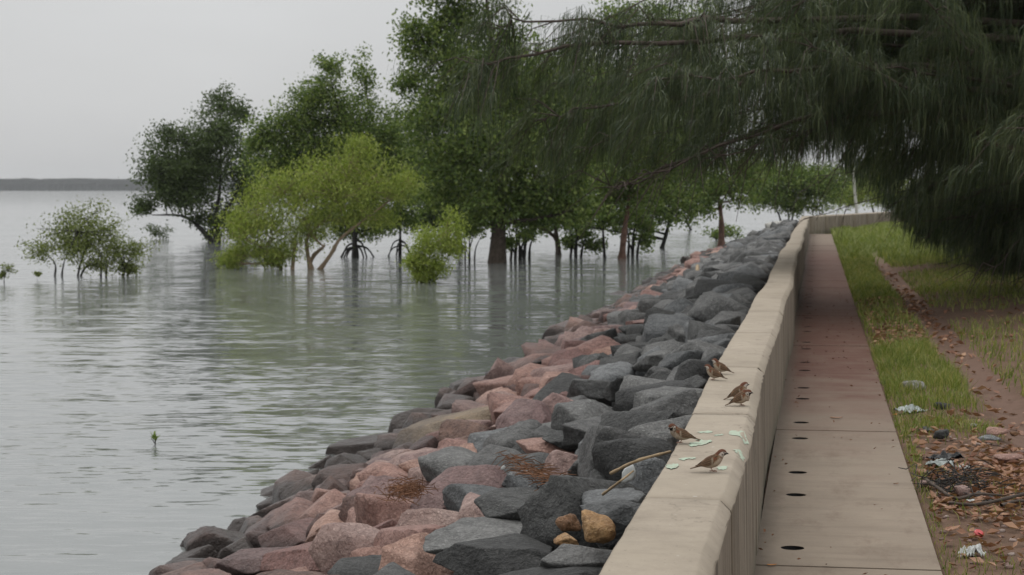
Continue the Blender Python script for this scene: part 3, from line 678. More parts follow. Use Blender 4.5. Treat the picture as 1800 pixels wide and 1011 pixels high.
tree('mangrove_tree', 'mid green mangrove on arching black prop roots behind the lime tree', (625, 462),
     [(560, 165, 42, 36), (600, 205, 55, 50), (583, 118, 22, 22), (645, 140, 24, 40), (505, 225, 42, 36), (650, 255, 55, 60), (465, 245, 30, 34), (555, 250, 60, 48), (640, 355, 50, 36), (690, 225, 36, 42), (500, 280, 45, 40), (590, 310, 60, 50), (690, 310, 45, 45), (470, 300, 40, 40), (455, 255, 30, 36), (540, 200, 45, 40), (620, 270, 60, 50), (650, 400, 40, 18), (600, 405, 36, 16), (570, 380, 44, 22), (530, 300, 60, 50), (690, 265, 40, 50)],
     'leaf_mid', 'bark_dark', .16, group=G, stems=[[(626, 420), (628, 340), (600, 220), (580, 130)], [(627, 400), (650, 330), (650, 200)]], dens=1.22, leaf=.15, leafw=.085, roots=9, yoff=6)
tree('mangrove_tree', 'slim mangrove with low bare branches between lime tree and lime shrub', (703, 450), [(700, 340, 44, 40), (712, 385, 40, 18), (680, 390, 26, 12)], 'leaf_mid', 'bark_dark', .11, group=G, stems=[[(705, 410), (702, 340)]], dens=.9, leaf=.15, leafw=.085, roots=7)
tree('mangrove_tree', 'tallest mangrove with thick dark trunk rising out of the picture', (873, 462),
     [(765, 95, 48, 48), (735, 60, 32, 46), (718, 145, 30, 24), (795, 20, 55, 55), (770, -60, 60, 60), (840, -70, 90, 70), (870, 85, 60, 60), (770, 195, 50, 42), (850, 190, 75, 55), (945, 200, 75, 65), (800, 280, 60, 50), (900, 290, 75, 55), (775, 345, 45, 30), (880, 355, 60, 34), (970, 330, 55, 40), (1000, 150, 60, 50), (830, 120, 60, 50), (940, 385, 50, 24), (840, 380, 50, 24), (900, 250, 80, 50), (1000, 260, 70, 50), (880, 140, 80, 50), (1010, 370, 45, 26)],
     'leaf_mid', 'bark', .30, group=G, stems=[[(878, 380), (880, 300), (886, 210), (868, 90), (850, -60)], [(880, 330), (930, 240), (960, 100)], [(880, 300), (820, 220), (770, 110)]], dens=1.0, leaf=.19, leafw=.105, clump=.40)
tree('mangrove_tree', 'mangrove with forked mossy trunk just right of the tallest one', (983, 448), [(985, 345, 50, 40), (1035, 300, 55, 50), (955, 385, 36, 18), (1005, 385, 34, 16)], 'leaf_mid', 'bark', .15, group=G, stems=[[(978, 415), (975, 380), (990, 330)], [(978, 420), (945, 400), (930, 405)]], dens=1.15, leaf=.15, leafw=.085)
tree('mangrove_tree', 'leaning mangrove with thick reddish trunk near the right of the group', (1092, 454), [(1085, 245, 65, 60), (1120, 325, 55, 35), (1155, 265, 65, 55), (1060, 190, 60, 50), (1140, 180, 75, 55), (1080, 345, 40, 25)], 'leaf_mid', 'bark_red', .19, group=G, stems=[[(1098, 410), (1106, 350), (1110, 240)]], dens=1.15, leaf=.16, leafw=.09)
for (u, v, lab, lb) in [(905, 457, 'thin bare-stemmed young mangrove right beside the thickest trunk', [(905, 385, 26, 16), (895, 425, 14, 8)]), (921, 455, 'second thin young mangrove to the right of the thickest trunk', [(925, 375, 28, 18), (930, 415, 12, 8)]),
                        (1012, 452, 'young multi-stemmed mangrove between the mossy and the reddish trunk', [(1010, 380, 26, 16), (1022, 415, 20, 14), (1045, 430, 16, 10), (1000, 425, 10, 8)]), (1064, 453, 'straight thin mangrove immediately left of the reddish trunk', [(1060, 340, 38, 30), (1066, 385, 20, 12)]),
                        (1112, 450, 'thin mangrove immediately right of the reddish trunk', [(1125, 380, 24, 14), (1118, 355, 30, 20), (1128, 425, 20, 13), (1140, 400, 14, 10)]), (826, 458, 'bare crooked mangrove stump between lime shrub and thickest trunk', [(828, 405, 8, 6)])]:
    tree('mangrove_sapling', lab, (u, v), lb, 'leaf_mid', 'bark_dark', .085 if u != 826 else .05, group=G, stems=[[(u + 1, v - 40), (lb[0][0], lb[0][1])], [(u + 2, v - 25), (u + 14, v - 60)], [(u - 9, v, 0), (u - 7, v - 30), (u - 14, v - 62)], [(u + 8, v + 1, 0), (u + 12, v - 22), (u + 22, v - 48)], [(u - 3, v - 15), (u - 20, v - 38)]] if u != 1064 else None, dens=.8, leaf=.15, leafw=.085, roots=0)
tree('mangrove_tree', 'dense mangrove filling the gap behind the lime shrub', (815, 448), [(800, 330, 55, 45), (755, 275, 55, 55), (735, 335, 46, 40), (830, 250, 60, 60), (745, 205, 40, 50), (800, 375, 45, 24), (750, 385, 40, 20), (690, 380, 40, 18), (700, 290, 50, 50), (850, 330, 60, 50)], 'leaf_dark', 'bark_dark', .16, group=G, dens=1.15, leaf=.18, leafw=.11, yoff=8)
tree('mangrove_tree', 'dense mangrove filling the gap right of the reddish trunk', (1160, 440), [(1175, 340, 55, 32), (1200, 260, 65, 60), (1230, 170, 80, 70), (1000, 230, 80, 60), (1070, 150, 70, 50), (1180, 60, 70, 60), (1090, 40, 40, 40), (1040, 300, 60, 40), (1060, 380, 45, 24), (1120, 385, 45, 22), (1180, 375, 50, 20), (960, 380, 50, 26), (1100, 300, 70, 50)], 'leaf_mid', 'bark_dark', .14, group=G, dens=1.09, leaf=.18, leafw=.11, yoff=4)
tree('mangrove_tree', 'single mangrove at the tip of the boulder bank', (1268, 432), [(1250, 335, 55, 30), (1215, 300, 60, 40), (1295, 300, 60, 38), (1300, 345, 30, 16), (1235, 365, 26, 10)], 'leaf_mid', 'bark_red', .22, group=G, stems=[[(1268, 395), (1264, 350), (1255, 310)]], dens=.9, leaf=.18, leafw=.11)
tree('mangrove_shrub', 'low green shrub at the foot of the mangrove by the boulder bank tip', (1270, 424), [(1256, 412, 16, 10), (1286, 410, 16, 11)], 'leaf_mid', 'bark_dark', .04, cat='shrub', leaf=.16, leafw=.09, clump=.28, yoff=1.5)
tree('mangrove_tree', 'small distant mangrove seen left of the bank tip', (1219, 404), [(1205, 362, 32, 16), (1180, 352, 30, 20), (1235, 350, 26, 18)], 'leaf_mid', 'bark_dark', .13, group=G, dens=.8, leaf=.22, leafw=.13)
tree('mangrove_tree', 'low round mangrove with several stems behind the far wall corner', (1388, 402), [(1388, 335, 60, 28), (1340, 345, 44, 20), (1445, 338, 45, 26), (1310, 322, 44, 22), (1400, 365, 40, 10), (1410, 305, 60, 22), (1345, 300, 50, 24), (1470, 315, 40, 20)], 'leaf_lime' if False else 'leaf_mid', 'bark_dark', .13, group=G, stems=[[(1386, 380), (1380, 340)], [(1394, 378), (1405, 340)], [(1372, 402, 0), (1370, 380), (1350, 345)]], dens=1.0, leaf=.22, leafw=.13)
tree('roadside_bush', 'bright green bush behind the far section of seawall', (1545, 392), [(1530, 312, 50, 20), (1500, 338, 40, 20), (1560, 335, 50, 24), (1470, 345, 30, 18), (1545, 350, 34, 14), (1585, 352, 30, 16), (1490, 352, 26, 12), (1620, 345, 40, 24), (1510, 340, 18, 12)], 'leaf_lime', 'bark_dark', .1, cat='bush', dens=1.0, leaf=.2, leafw=.09, z0=WATER, yoff=0)
# slender leaning pole behind the far wall
p0, p1 = at_y(1507, 385, 103), at_y(1500, 308, 103)
mb = MB(); mb.tube([p0 - (0, 0, .8), p0, p1, p1 + (p1 - p0) * .8], [.09, .085, .075, .06], 10)
pole = tag(link('pole', mb.mesh('pole'), simple('pole_paint', (.5, .48, .42), .6, .3, .15, 3)), 'pale slender pole leaning slightly behind the far seawall', 'pole')

# ------------------------------------------------------------------ she-oaks with hanging needles
def strands(mb, P, D, n, L, wd, r):
    k = len(P) * n; P = np.repeat(P, n, 0) + r.normal(0, .035, (k, 3)); D = np.repeat(D, n, 0) + r.normal(0, .42, (k, 3)); D /= np.linalg.norm(D, axis=1)[:, None]
    l = (L * r.uniform(.55, 1.3, k))[:, None]; dn = np.array([0, 0, -1.0]) + r.normal(0, .10, (k, 3))
    p1 = P + D * l * .33 + dn * l * .12; p2 = p1 + D * l * .10 + dn * l * .62
    a = r.uniform(0, 6.28, k); S = np.stack([np.cos(a), np.sin(a), 0 * a], -1) * wd * .5 * r.uniform(.7, 1.3, (k, 1))
    V = np.stack([P - S, P + S, p1 - S, p1 + S, p2], 1).reshape(-1, 3)
    i = np.arange(k)[:, None] * 5
    F = np.concatenate([i + np.array([[0, 1, 3]]), i + np.array([[0, 3, 2]]), i + np.array([[2, 3, 4]])]); mb.add(V, F)
def she_oak(label, base, height, boughs, seed, n_strand, wd, zmin, L=.42, keep=None, tr=.2):
    r = np.random.default_rng(seed); root = empty('she_oak_tree', base); tag(root, label, 'tree', 'she-oaks over the footpath')
    base = np.array(base, float); tm, cm = MB(), MB()
    tp = curve([base - (0, 0, .3), base + (.1, .1, height * .4), base + (-.1, .2, height)], 16); tm.tube(tp, np.linspace(tr, .04, 16), 9)
    TP, TD = [], []
    for B in boughs:
        B = np.asarray(B, float); Lb = np.linalg.norm(np.diff(B, axis=0), axis=1).sum(); nb = 16
        P = curve(B, nb); P[1:] += r.normal(0, .035, (nb - 1, 3)); tm.tube(P, .007 + (.008 + .0042 * Lb) * (1 - np.linspace(0, 1, nb)) ** 1.3, 6)
        nbl = int(Lb * 3.0)
        for k in range(nbl):
            f = r.uniform(.14, 1.0); q = f * (nb - 1); i = min(int(q), nb - 2); p = P[i] + (P[i + 1] - P[i]) * (q - i)
            tdir = P[i + 1] - P[i]; tdir /= np.linalg.norm(tdir); sd_ = np.cross(tdir, (0, 0, 1)) * r.choice((-1, 1))
            dd = tdir * r.uniform(.3, 1.0) + sd_ * r.uniform(.2, 1.0) + np.array([0, 0, r.uniform(-.45, .4)]); dd /= np.linalg.norm(dd)
            ln = r.uniform(.6, 1.5) * (1 - .35 * f)
            E = curve([p, p + dd * ln * .5 + (0, 0, .03), p + dd * ln + (0, 0, -r.uniform(.2, .55) * ln)], 6); tm.tube(E[[0, 2, 5]], [.011, .008, .004], 3)
            for j in range(1, 6):
                for _ in range(2):
                    TP.append(E[j] + r.normal(0, .09, 3)); TD.append(dd)
    TP = np.array(TP); TD = np.array(TD); ok = TP[:, 2] - L * .75 > zmin(TP[:, 0], TP[:, 1])
    ok &= r.uniform(0, 1, len(TP)) < np.interp(TP[:, 0], [-4.5, -2.5, -.5, 1], [.55, .68, .88, 1.0])
    TP, TD = TP[ok], TD[ok]; hi = TP[:, 2] > 2.6 + .0976 * TP[:, 1]      # coarser needles high up in the crown
    strands(cm, TP[~hi], TD[~hi], n_strand, L, wd, r); strands(cm, TP[hi], TD[hi], 4, L, wd * 3.2, r)
    for o in (link('trunk', tm.mesh('trunk'), M['twig']), link('crown', cm.mesh('crown', False), M['needle'])): local(o, root)
    return root
def zminA(x, y):
    e = np.interp(x, [-6, -3, .2, .8, 1.5, 2.1, 3.2], [1.6, 1.75, 2.1, 1.85, 1.15, .55, .12]); return np.maximum(e, 1.5 - (y - 21) * .11)
baseA = (6.0, 31.0, .03); bo = []
ra = np.random.default_rng(5)
def bough(base, z, az, ln, rise, droop, r):
    d = np.array([math.sin(az), math.cos(az), 0]); b0 = np.array([base[0], base[1], z])
    return [b0, b0 + d * ln * .35 + (0, 0, rise), b0 + d * ln * .7 + (0, 0, rise * 1.1), b0 + d * ln + (0, 0, rise - droop)]
# the boughs that show in the picture
bo += [[(6, 31, 2.2), at_y(1786, 265, 27.5), at_y(1694, 206, 27), at_y(1580, 141, 26.5), at_y(1447, 87, 26), at_y(1330, 60, 25.5)],
       [(6, 31, 2.6), at_y(1760, 149, 27.5), at_y(1647, 131, 27), at_y(1480, 120, 26)], [(6, 31, 2.5), at_y(1757, 146, 27.5), at_y(1688, 67, 27), at_y(1600, -30, 26)],
       [(6, 31, 3), at_y(1600, 150, 28), at_y(1416, 206, 27), at_y(1200, 285, 26), at_y(1080, 330, 25.5)],
       [(6, 31, 4), at_y(1500, 60, 28), at_y(1238, 73, 26), at_y(991, 88, 25), at_y(868, 107, 24.6), at_y(828, 135, 24.4)],
       [(6, 31, 4.2), at_y(1400, 30, 28), at_y(1200, 40, 26), at_y(1086, 50, 25.5), at_y(925, 36, 25), at_y(880, 50, 25)],
       [(6, 31, 3), at_y(1500, 190, 30), at_y(1238, 266, 28), at_y(1138, 312, 27.5), at_y(1058, 325, 27)],
       [(6, 31, 3.5), at_y(1500, 110, 30), at_y(1200, 170, 27), at_y(1000, 195, 26.5), at_y(950, 215, 26.5)],
       [(6, 31, 3.5), at_y(1500, 120, 27), at_y(1300, 130, 25), at_y(1150, 140, 24)], [(6, 31, 3.2), at_y(1560, 200, 28), at_y(1400, 240, 27), at_y(1250, 275, 26)]]
for k in range(46):
    az = ra.uniform(R_(-155), R_(-20)); bo.append(bough(baseA, ra.uniform(2.2, 5.6), az, ra.uniform(4.5, 8.2), ra.uniform(.2, 1.2), ra.uniform(.2, 1.3), ra))
for k in range(16):
    bo.append(bough(baseA, ra.uniform(2.8, 5.2), ra.uniform(R_(-118), R_(-78)), ra.uniform(7.8, 10.4), ra.uniform(.1, .9), ra.uniform(.3, 1.4), ra))
for k in range(26):
    bo.append(bough(baseA, ra.uniform(5.6, 8.5), ra.uniform(R_(-160), R_(10)), ra.uniform(4, 7.5), ra.uniform(.4, 1.2), ra.uniform(.1, .8), ra))
for k in range(16):
    bo.append(bough(baseA, ra.uniform(1.2, 2.4), ra.uniform(R_(-150), R_(-10)), ra.uniform(2, 4.2), ra.uniform(-.1, .3), ra.uniform(.3, .9), ra))
for k in range(26):
    bo.append(bough(baseA, ra.uniform(.7, 1.9), ra.uniform(R_(-80), R_(-12)), ra.uniform(2.6, 5.0), ra.uniform(-.1, .3), ra.uniform(.1, .6), ra))
she_oak('large dark she-oak with drooping needles arching over the footpath', baseA, 10, bo, 11, 11, .0080, zminA, L=.50, tr=.26)
def zminB(x, y): return np.interp(x, [-3, .4, 1.2, 2.2, 3.0], [2.3, 2.2, 1.7, .55, .1])
baseB = (7.2, 43.0, .05); bo = []
for k in range(58):
    bo.append(bough(baseB, ra.uniform(1.0, 7.5), ra.uniform(R_(-165), R_(-15)), ra.uniform(3.5, 8.0), ra.uniform(0, 1.0), ra.uniform(.3, 1.2), ra))
for k in range(16):
    bo.append(bough(baseB, ra.uniform(.6, 1.8), ra.uniform(R_(-150), R_(-60)), ra.uniform(3.5, 5.4), ra.uniform(-.1, .3), ra.uniform(.1, .6), ra))
she_oak('second she-oak behind, its dark foliage hanging to the ground at the right', baseB, 10, bo, 12, 6, .026, zminB, L=.5, tr=.24)
def zminC(x, y): return np.interp(x, [2.6, 3.4, 4.2], [4.0, 1.2, .1])
baseC = (9.0, 57.0, .05); bo = []
for k in range(46):
    bo.append(bough(baseC, ra.uniform(.8, 8.5), ra.uniform(R_(-170), R_(-10)), ra.uniform(3.5, 6.2), ra.uniform(0, 1.0), ra.uniform(.3, 1.2), ra))
she_oak('third she-oak farther back, seen through gaps at the right edge', baseC, 11, bo, 13, 5, .042, zminC, L=.6, tr=.24)

# ------------------------------------------------------------------ grass on the verge
def grass_patch(name, label, box, n, hgt, wd, dens_fn, seed, matl='grass'):
    r = np.random.default_rng(seed); x = r.uniform(box[0], box[1], n); y = box[2] + (box[3] - box[2]) * r.uniform(0, 1, n)
    k = r.uniform(0, 1, n) < dens_fn(x, y); x, y = x[k], y[k]; k = len(x)
    z = ground_h(x, y) - .01; a = r.uniform(0, 6.28, k); lean = np.stack([np.cos(a), np.sin(a), 0 * a], -1) * r.uniform(.15, .75, (k, 1))
    h_ = (hgt * r.uniform(.45, 1.3, k))[:, None]; P = np.stack([x, y, z], -1)
    b2 = r.uniform(0, 6.28, k); S = np.stack([np.cos(b2), np.sin(b2), 0 * a], -1) * wd * .5
    up = np.array([0, 0, 1.0]); m_ = P + up * h_ * .55 + lean * h_ * .28; t_ = P + up * h_ * .92 + lean * h_
    V = np.stack([P - S, P + S, m_ - S * .8, m_ + S * .8, t_ - S * .1, t_ + S * .1], 1).reshape(-1, 3); i = np.arange(k)[:, None] * 6
    F = np.concatenate([i + np.array([[0, 1, 3, 2]]), i + np.array([[2, 3, 5, 4]])])
    return tag(link(name, np_mesh(name, V, F, False), M[matl]), label, 'grass', kind='stuff')
def pn(x, y, s, seed): return wob(np.stack([x, y, 0 * x], -1), s, seed, 3)
def in_rut(x): return np.exp(-((x - 1.56) / .17) ** 4)
def d_near(x, y):
    a = np.clip(pn(x, y, 1.6, 3) * 1.3 + .25, 0, 1)
    a = np.maximum(a, np.clip(1 - np.abs(x - .66) / .10, 0, 1) * .8 * (pn(x, y, .8, 9) > -.25))
    litter = (y > 9.8) & (y < 14.4) & (x > .68); a = np.where(litter, a * .2, a)
    a = np.where(y > 16, np.maximum(a, np.clip(.55 + .6 * pn(x, y, 2.5, 12), 0, 1)), a) * np.clip((1.36 + .16 * pn(x, y, 1.1, 13) - x) / .2, 0, 1); a = np.where((y > 22) & (y < 31) & (x < 1.25), a * .35, a)
    return a * (1 - in_rut(x))
grass_patch('verge_grass', 'short green grass along the path edge and verge', (.6, 1.42, 8.0, 24), 26000, .085, .006, d_near, 31)
grass_patch('verge_grass', 'taller green grass clump area beside the path before the leaf litter', (.62, 1.38, 15.6, 21.5), 9000, .15, .006, lambda x, y: np.clip(pn(x, y, 2.2, 5) * 1.6 + .5, 0, 1) * np.clip((1.34 + .12 * pn(x, y, 1.5, 1) - x) / .15, 0, 1) * np.clip((y - 15.4 + .5 * pn(x, y, 3, 2)) / .8, 0, 1), 32)
grass_patch('verge_grass', 'shaded grass between the path and the worn track', (.6, 1.40, 24, 52), 26000, .12, .012, d_near, 33)
grass_patch('verge_grass', 'sparse grass on the far side of the worn track', (1.72, 4.6, 17, 51), 33000, .12, .011, lambda x, y: np.clip(pn(x, y, .9, 7) * 1.2 + .45, 0, 1), 34)
grass_patch('verge_grass', 'bright tall grass in the light before the far wall', (.6, 7.0, 48, 98), 40000, .24, .034, lambda x, y: (y < wall_line(x) - .5) * np.clip(pn(x, y, .4, 8) + .9, .3, 1) * np.where((y < 57), 1 - in_rut(x), 1), 35, 'grass_lit')

# leaf litter and rubble as loose stuff
def litter(name, label, n, box, size, seed, matl, fn, lift=.006):
    r = np.random.default_rng(seed); x = r.uniform(box[0], box[1], n); y = r.uniform(box[2], box[3], n); k = r.uniform(0, 1, n) < fn(x, y); x, y = x[k], y[k]; k = len(x)
    z = np.where(x < .585, .004, ground_h(x, y)) + lift + r.uniform(0, .02, k); a = r.uniform(0, 6.28, k); d = np.stack([np.cos(a), np.sin(a), r.normal(0, .25, k)], -1); s_ = np.stack([-np.sin(a), np.cos(a), r.normal(0, .35, k)], -1)
    l = (size * r.uniform(.5, 1.4, k))[:, None]; P = np.stack([x, y, z], -1); cup = np.array([0, 0, 1.0]) * l * r.uniform(.05, .35, (k, 1))
    V = np.stack([P - d * l * .5 + cup * .5, P - s_ * l * .24 + cup, P, P + s_ * l * .24 + cup, P + d * l * .5 + cup * .6], 1).reshape(-1, 3); i = np.arange(k)[:, None] * 5
    F = np.concatenate([i + np.array([[0, 1, 2, 2]]), i + np.array([[0, 2, 3, 3]]), i + np.array([[1, 4, 2, 2]]), i + np.array([[2, 4, 3, 3]])])[:, :3]
    return tag(link(name, np_mesh(name, V, F, False), M[matl]), label, 'leaf litter', kind='stuff')
litter('leaf_litter', 'red brown dead leaves heaped on the bare verge near the camera', 5200, (.62, 1.75, 8.6, 15.5), .07, 41, 'leaflitter', lambda x, y: np.clip(np.exp(-((y - 11.7) / 1.5) ** 2) * np.clip((x - .55) * 2.0, 0, 1) + .06, 0, 1))
litter('leaf_litter', 'dead leaves lying in the worn track', 2600, (1.2, 1.9, 15, 48), .085, 42, 'leaflitter', lambda x, y: np.exp(-((x - 1.55) / .17) ** 2) * np.clip(pn(x, y, .5, 4) + .45, 0, 1))
litter('leaf_litter', 'dead leaves in the bare patch between path and track', 1500, (.66, 1.3, 21, 31), .08, 43, 'leaflitter', lambda x, y: np.clip(pn(x, y, 1.2, 6) + .5, 0, 1))
litter('leaf_litter', 'dead leaves under the she-oaks right of the track', 1500, (1.75, 4.0, 17, 42), .09, 44, 'leaflitter', lambda x, y: np.clip(pn(x, y, .8, 2) + .1, 0, 1))
litter('leaf_litter', 'small dark crumbs and cones strewn on the concrete path', 420, (-.27, .57, 8.6, 34), .026, 45, 'weed', lambda x, y: np.clip(.15 + 1.0 * np.exp(-((x + .26) / .10) ** 2) + np.clip((y - 15) / 10, 0, .5), 0, 1), .003)
mbg = MB(); rg = np.random.default_rng(77); TT = [rock_shape(2, 700 + q, 7, 16)[0] for q in range(6)]
for k in range(300):
    x, y = rg.uniform(.64, 1.9), rg.normal(11.9, 1.6)
    if not 8.7 < y < 15.5: continue
    d_ = rg.uniform(.012, .045) * np.array([1, .8, .55]); z = float(ground_h(np.array([x]), np.array([y]))[0])
    mbg.add(TT[k % 6] * d_ / 1.0 * .6 + np.array([x, y, z + .004]), F2)
M['rubble'] = leaf_mat('rubble', (.12, .075, .06), (.22, .14, .115), (.36, .29, .25), 9.0, 0.0)
tag(link('rubble_gravel', mbg.mesh('rubble_gravel'), M['rubble']), 'small broken stones and grit mixed into the verge litter', 'gravel', kind='stuff')

# single things on the verge
def verge_stone(u, v, w_, h_, c, label, seed, cat='stone', name='stone', p=14, rough=.05):
    return loose_rock(name, u, v, w_, h_, c, label, cat, z=0.0, seed=seed, sub=3, p=p, rough=rough, depth=.9)
verge_stone(1607, 677, 40, 20, 'pale', 'smooth pale round stone in the grass beside the path', 21, p=8)
verge_stone(1753, 757, 40, 14, 'red', 'flat red stone at the upper right of the leaf litter', 22)
verge_stone(1692, 862, 28, 20, 'mauve', 'mauve stone half buried in the dark leaf heap', 23, p=10)
verge_stone(1724, 824, 30, 10, 'ochre', 'small tan stone above the dark leaf heap', 24)
verge_stone(1775, 803, 50, 10, 'red', 'long flat red stone at the right edge above the leaf heap', 25)
verge_stone(1740, 770, 36, 9, 'blue', 'flat blue grey stone below the flat red stone', 26)
verge_stone(1654, 762, 26, 18, 'dark', 'dark angular stone at the left end of the leaf litter', 27)
verge_stone(1712, 748, 14, 10, 'pale', 'small whitish stone left of the flat red stone', 28)
verge_stone(1655, 713, 32, 16, 'dark', 'dark stone in the grass behind the crumpled plastic', 29)
verge_stone(1784, 762, 16, 8, 'ochre', 'little yellowish stone right of the flat red stone', 30)
verge_stone(1628, 890 - 40, 22, 12, 'mauve', 'small pinkish stone at the path edge by the leaf heap', 31)
def crumple(name, u, v, w_, h_, m_, label, cat, seed, n=16, amp=.35, dep=1.0):
    P = on_z(u, v + h_ * .35, 0.0); s = np.linalg.norm(P - C0) / F_PX; W, H = w_ * s, h_ * s
    g_ = np.linspace(-.5, .5, n); X, Y = np.meshgrid(g_, g_); rr = np.hypot(X, Y)
    q = np.stack([X, Y, 0 * X], -1).reshape(-1, 3)
    Z = (np.abs(wob(q, 6, seed, 3)) * 1.1 + .5 * np.exp(-(rr.ravel() / .4) ** 2)) * H * .6
    o_ = wob(q, 3, seed + 5, 2) * .14; V = np.stack([(q[:, 0] * (1 + o_)) * W, (q[:, 1] * (1 - o_)) * W * dep, Z + .008], -1)
    V[:, 0] += wob(q, 9, seed + 2, 2) * W * .05; V[:, 1] += wob(q, 9, seed + 3, 2) * W * .05
    i = (np.arange(n - 1)[:, None] * n + np.arange(n - 1)[None]); F = np.stack([i, i + 1, i + n + 1, i + n], -1).reshape(-1, 4)
    Vb = V.copy(); Vb[:, 2] -= .004; o = link(name, np_mesh(name, np.vstack([V, Vb]), np.vstack([F, F[:, ::-1] + n * n]), False), m_)
    gz = float(ground_h(np.array([P[0]]), np.array([P[1]]))[0]) if P[0] > .585 else 0
    o.location = (P[0], P[1], gz); o.rotation_euler = (0, 0, seed * .7); return tag(o, label, cat)
crumple('plastic_sheet', 1600, 716, 42, 22, M['clear'], 'crumpled translucent plastic sheet in grass by the path edge', 'plastic', 1)
crumple('plastic_bag', 1652, 806, 44, 22, M['clear'], 'clear plastic bag lying against the black bag', 'plastic bag', 2)
crumple('black_bag', 1662, 796, 48, 26, M['black'], 'crumpled black bag on the leaf litter near the path', 'bag', 3)
crumple('paper_scrap', 1694, 814, 18, 12, M['white'], 'small white paper scrap right of the black bag', 'paper', 4)
crumple('white_rag', 1709, 962, 34, 34, M['white'], 'crumpled white rag in grass at the bottom right', 'rag', 5)
crumple('black_bag', 1728, 868, 44, 20, M['black'], 'black plastic buried in the dark leaf heap', 'plastic', 6)
crumple('black_bag', 1640, 752, 50, 10, M['black'], 'flat black strip of plastic above the leaf litter', 'plastic', 8, dep=.5)
crumple('plastic_scrap', 1715, 877, 36, 7, M['white'], 'thin whitish plastic strip in the dark leaf heap', 'plastic', 9, dep=.3)
# red bottle cap lying on the white rag's far side: short ribbed cup
P = on_z(1719, 938, 0.0); mb = MB(); a = np.arange(20) / 20 * 2 * np.pi; rr = .024 * (1 + .05 * (np.arange(20) % 2))
V = np.vstack([np.stack([rr * np.cos(a), rr * np.sin(a), 0 * a], -1), np.stack([rr * np.cos(a), rr * np.sin(a), 0 * a + .02], -1), np.stack([.018 * np.cos(a), .018 * np.sin(a), 0 * a + .024], -1), [(0, 0, .024)]])
j = np.arange(20); j2 = (j + 1) % 20; mb.add(V, np.stack([j, j2, j2 + 20, j + 20], -1)); mb.add(V, np.stack([j + 20, j2 + 20, j2 + 40, j + 40], -1)); mb.add(V, np.stack([j + 40, j2 + 40, 0 * j + 60], -1))
cap = link('bottle_cap', mb.mesh('bottle_cap'), M['redplastic']); cap.location = (P[0], P[1], float(ground_h(np.array([P[0]]), np.array([P[1]]))[0]) + .012); cap.rotation_euler = (.5, .3, 0)
tag(cap, 'red bottle cap just behind the white rag', 'bottle cap')
def stick(name, pts, r0, r1, m_, label, cat='stick', zf=None):
    mb = MB(); P = curve(pts, 12); mb.tube(P, np.linspace(r0, r1, 12) * (1 + .15 * np.sin(np.arange(12) * 2.3)), 7); return tag(link(name, mb.mesh(name), M[m_]), label, cat)
def gp(u, v, h=0.03):
    p = on_z(u, v, 0.0); p[2] += h; return p
stick('root', [gp(1625, 850), gp(1650, 874, .05), gp(1680, 886), gp(1716, 884, .05), gp(1760, 880)], .011, .007, 'twig', 'curved bare root running under the dark leaf heap')
stick('stick', [gp(1668, 893), gp(1720, 896), gp(1800, 884, .05)], .008, .011, 'twig', 'straight brown stick in front of the curved root')
stick('stick', [gp(1760, 898), gp(1790, 890), gp(1830, 894)], .010, .008, 'twig', 'short stick at the right edge below the leaf heap')
r5 = np.random.default_rng(91); mb = MB()
for k in range(170):
    c = gp(1690 + r5.normal(0, 34), 855 + r5.normal(0, 12), .02); d = r5.normal(size=3) * np.array([1, 1, .35]); d /= np.linalg.norm(d); c[2] = abs(r5.normal(.02, .03)) + .0
    mb.tube([c - d * .06, c + r5.normal(0, .01, 3), c + d * .06], [.003, .004, .002], 3)
tag(link('twig_heap', mb.mesh('twig_heap'), M['bark_dark']), 'tangled dark heap of twigs and rotting leaves beside the path', 'debris', kind='stuff')
def flat_leaf(u, v, L, m_, label, rot=0):
    P = on_z(u, v, 0.0); z = .004 if P[0] < .585 else float(ground_h(np.array([P[0]]), np.array([P[1]]))[0]) + .02
    t_ = np.linspace(-1, 1, 9); wdt = .32 * np.sqrt(np.maximum(0, 1 - t_ ** 2)) * (1 - .25 * t_); V = []
    for k in range(9):
        up = .10 * t_[k] ** 2
        V += [(t_[k] * .5, -wdt[k] * .6, up + .16 * wdt[k]), (t_[k] * .5, 0, up * .6), (t_[k] * .5, wdt[k] * .6, up + .2 * wdt[k])]
    V = np.array(V) * L; F = []
    for k in range(8):
        for c in range(2): F.append((k * 3 + c, k * 3 + 3 + c, k * 3 + 4 + c, k * 3 + 1 + c))
    o = link('leaf', np_mesh('leaf', V, F), m_); o.location = (P[0], P[1], z); o.rotation_euler = (0, 0, rot); return tag(o, label, 'leaf')
flat_leaf(1470, 736, .10, M['leaflitter'], 'curled brown leaf lying on the middle of the path', .2)
flat_leaf(1357, 995, .05, M['orangeleaf'], 'small orange leaf on the path joint nearest the camera', .4)
flat_leaf(1573, 727, .08, M['orangeleaf'], 'orange leaf at the path edge by the crumpled plastic', 1.2)
flat_leaf(1575, 852, .05, M['weed'], 'small dark leaf near the second path joint', .9)
flat_leaf(1480, 770, .03, M['weed'], 'dark cone speck on the third path slab', .9)

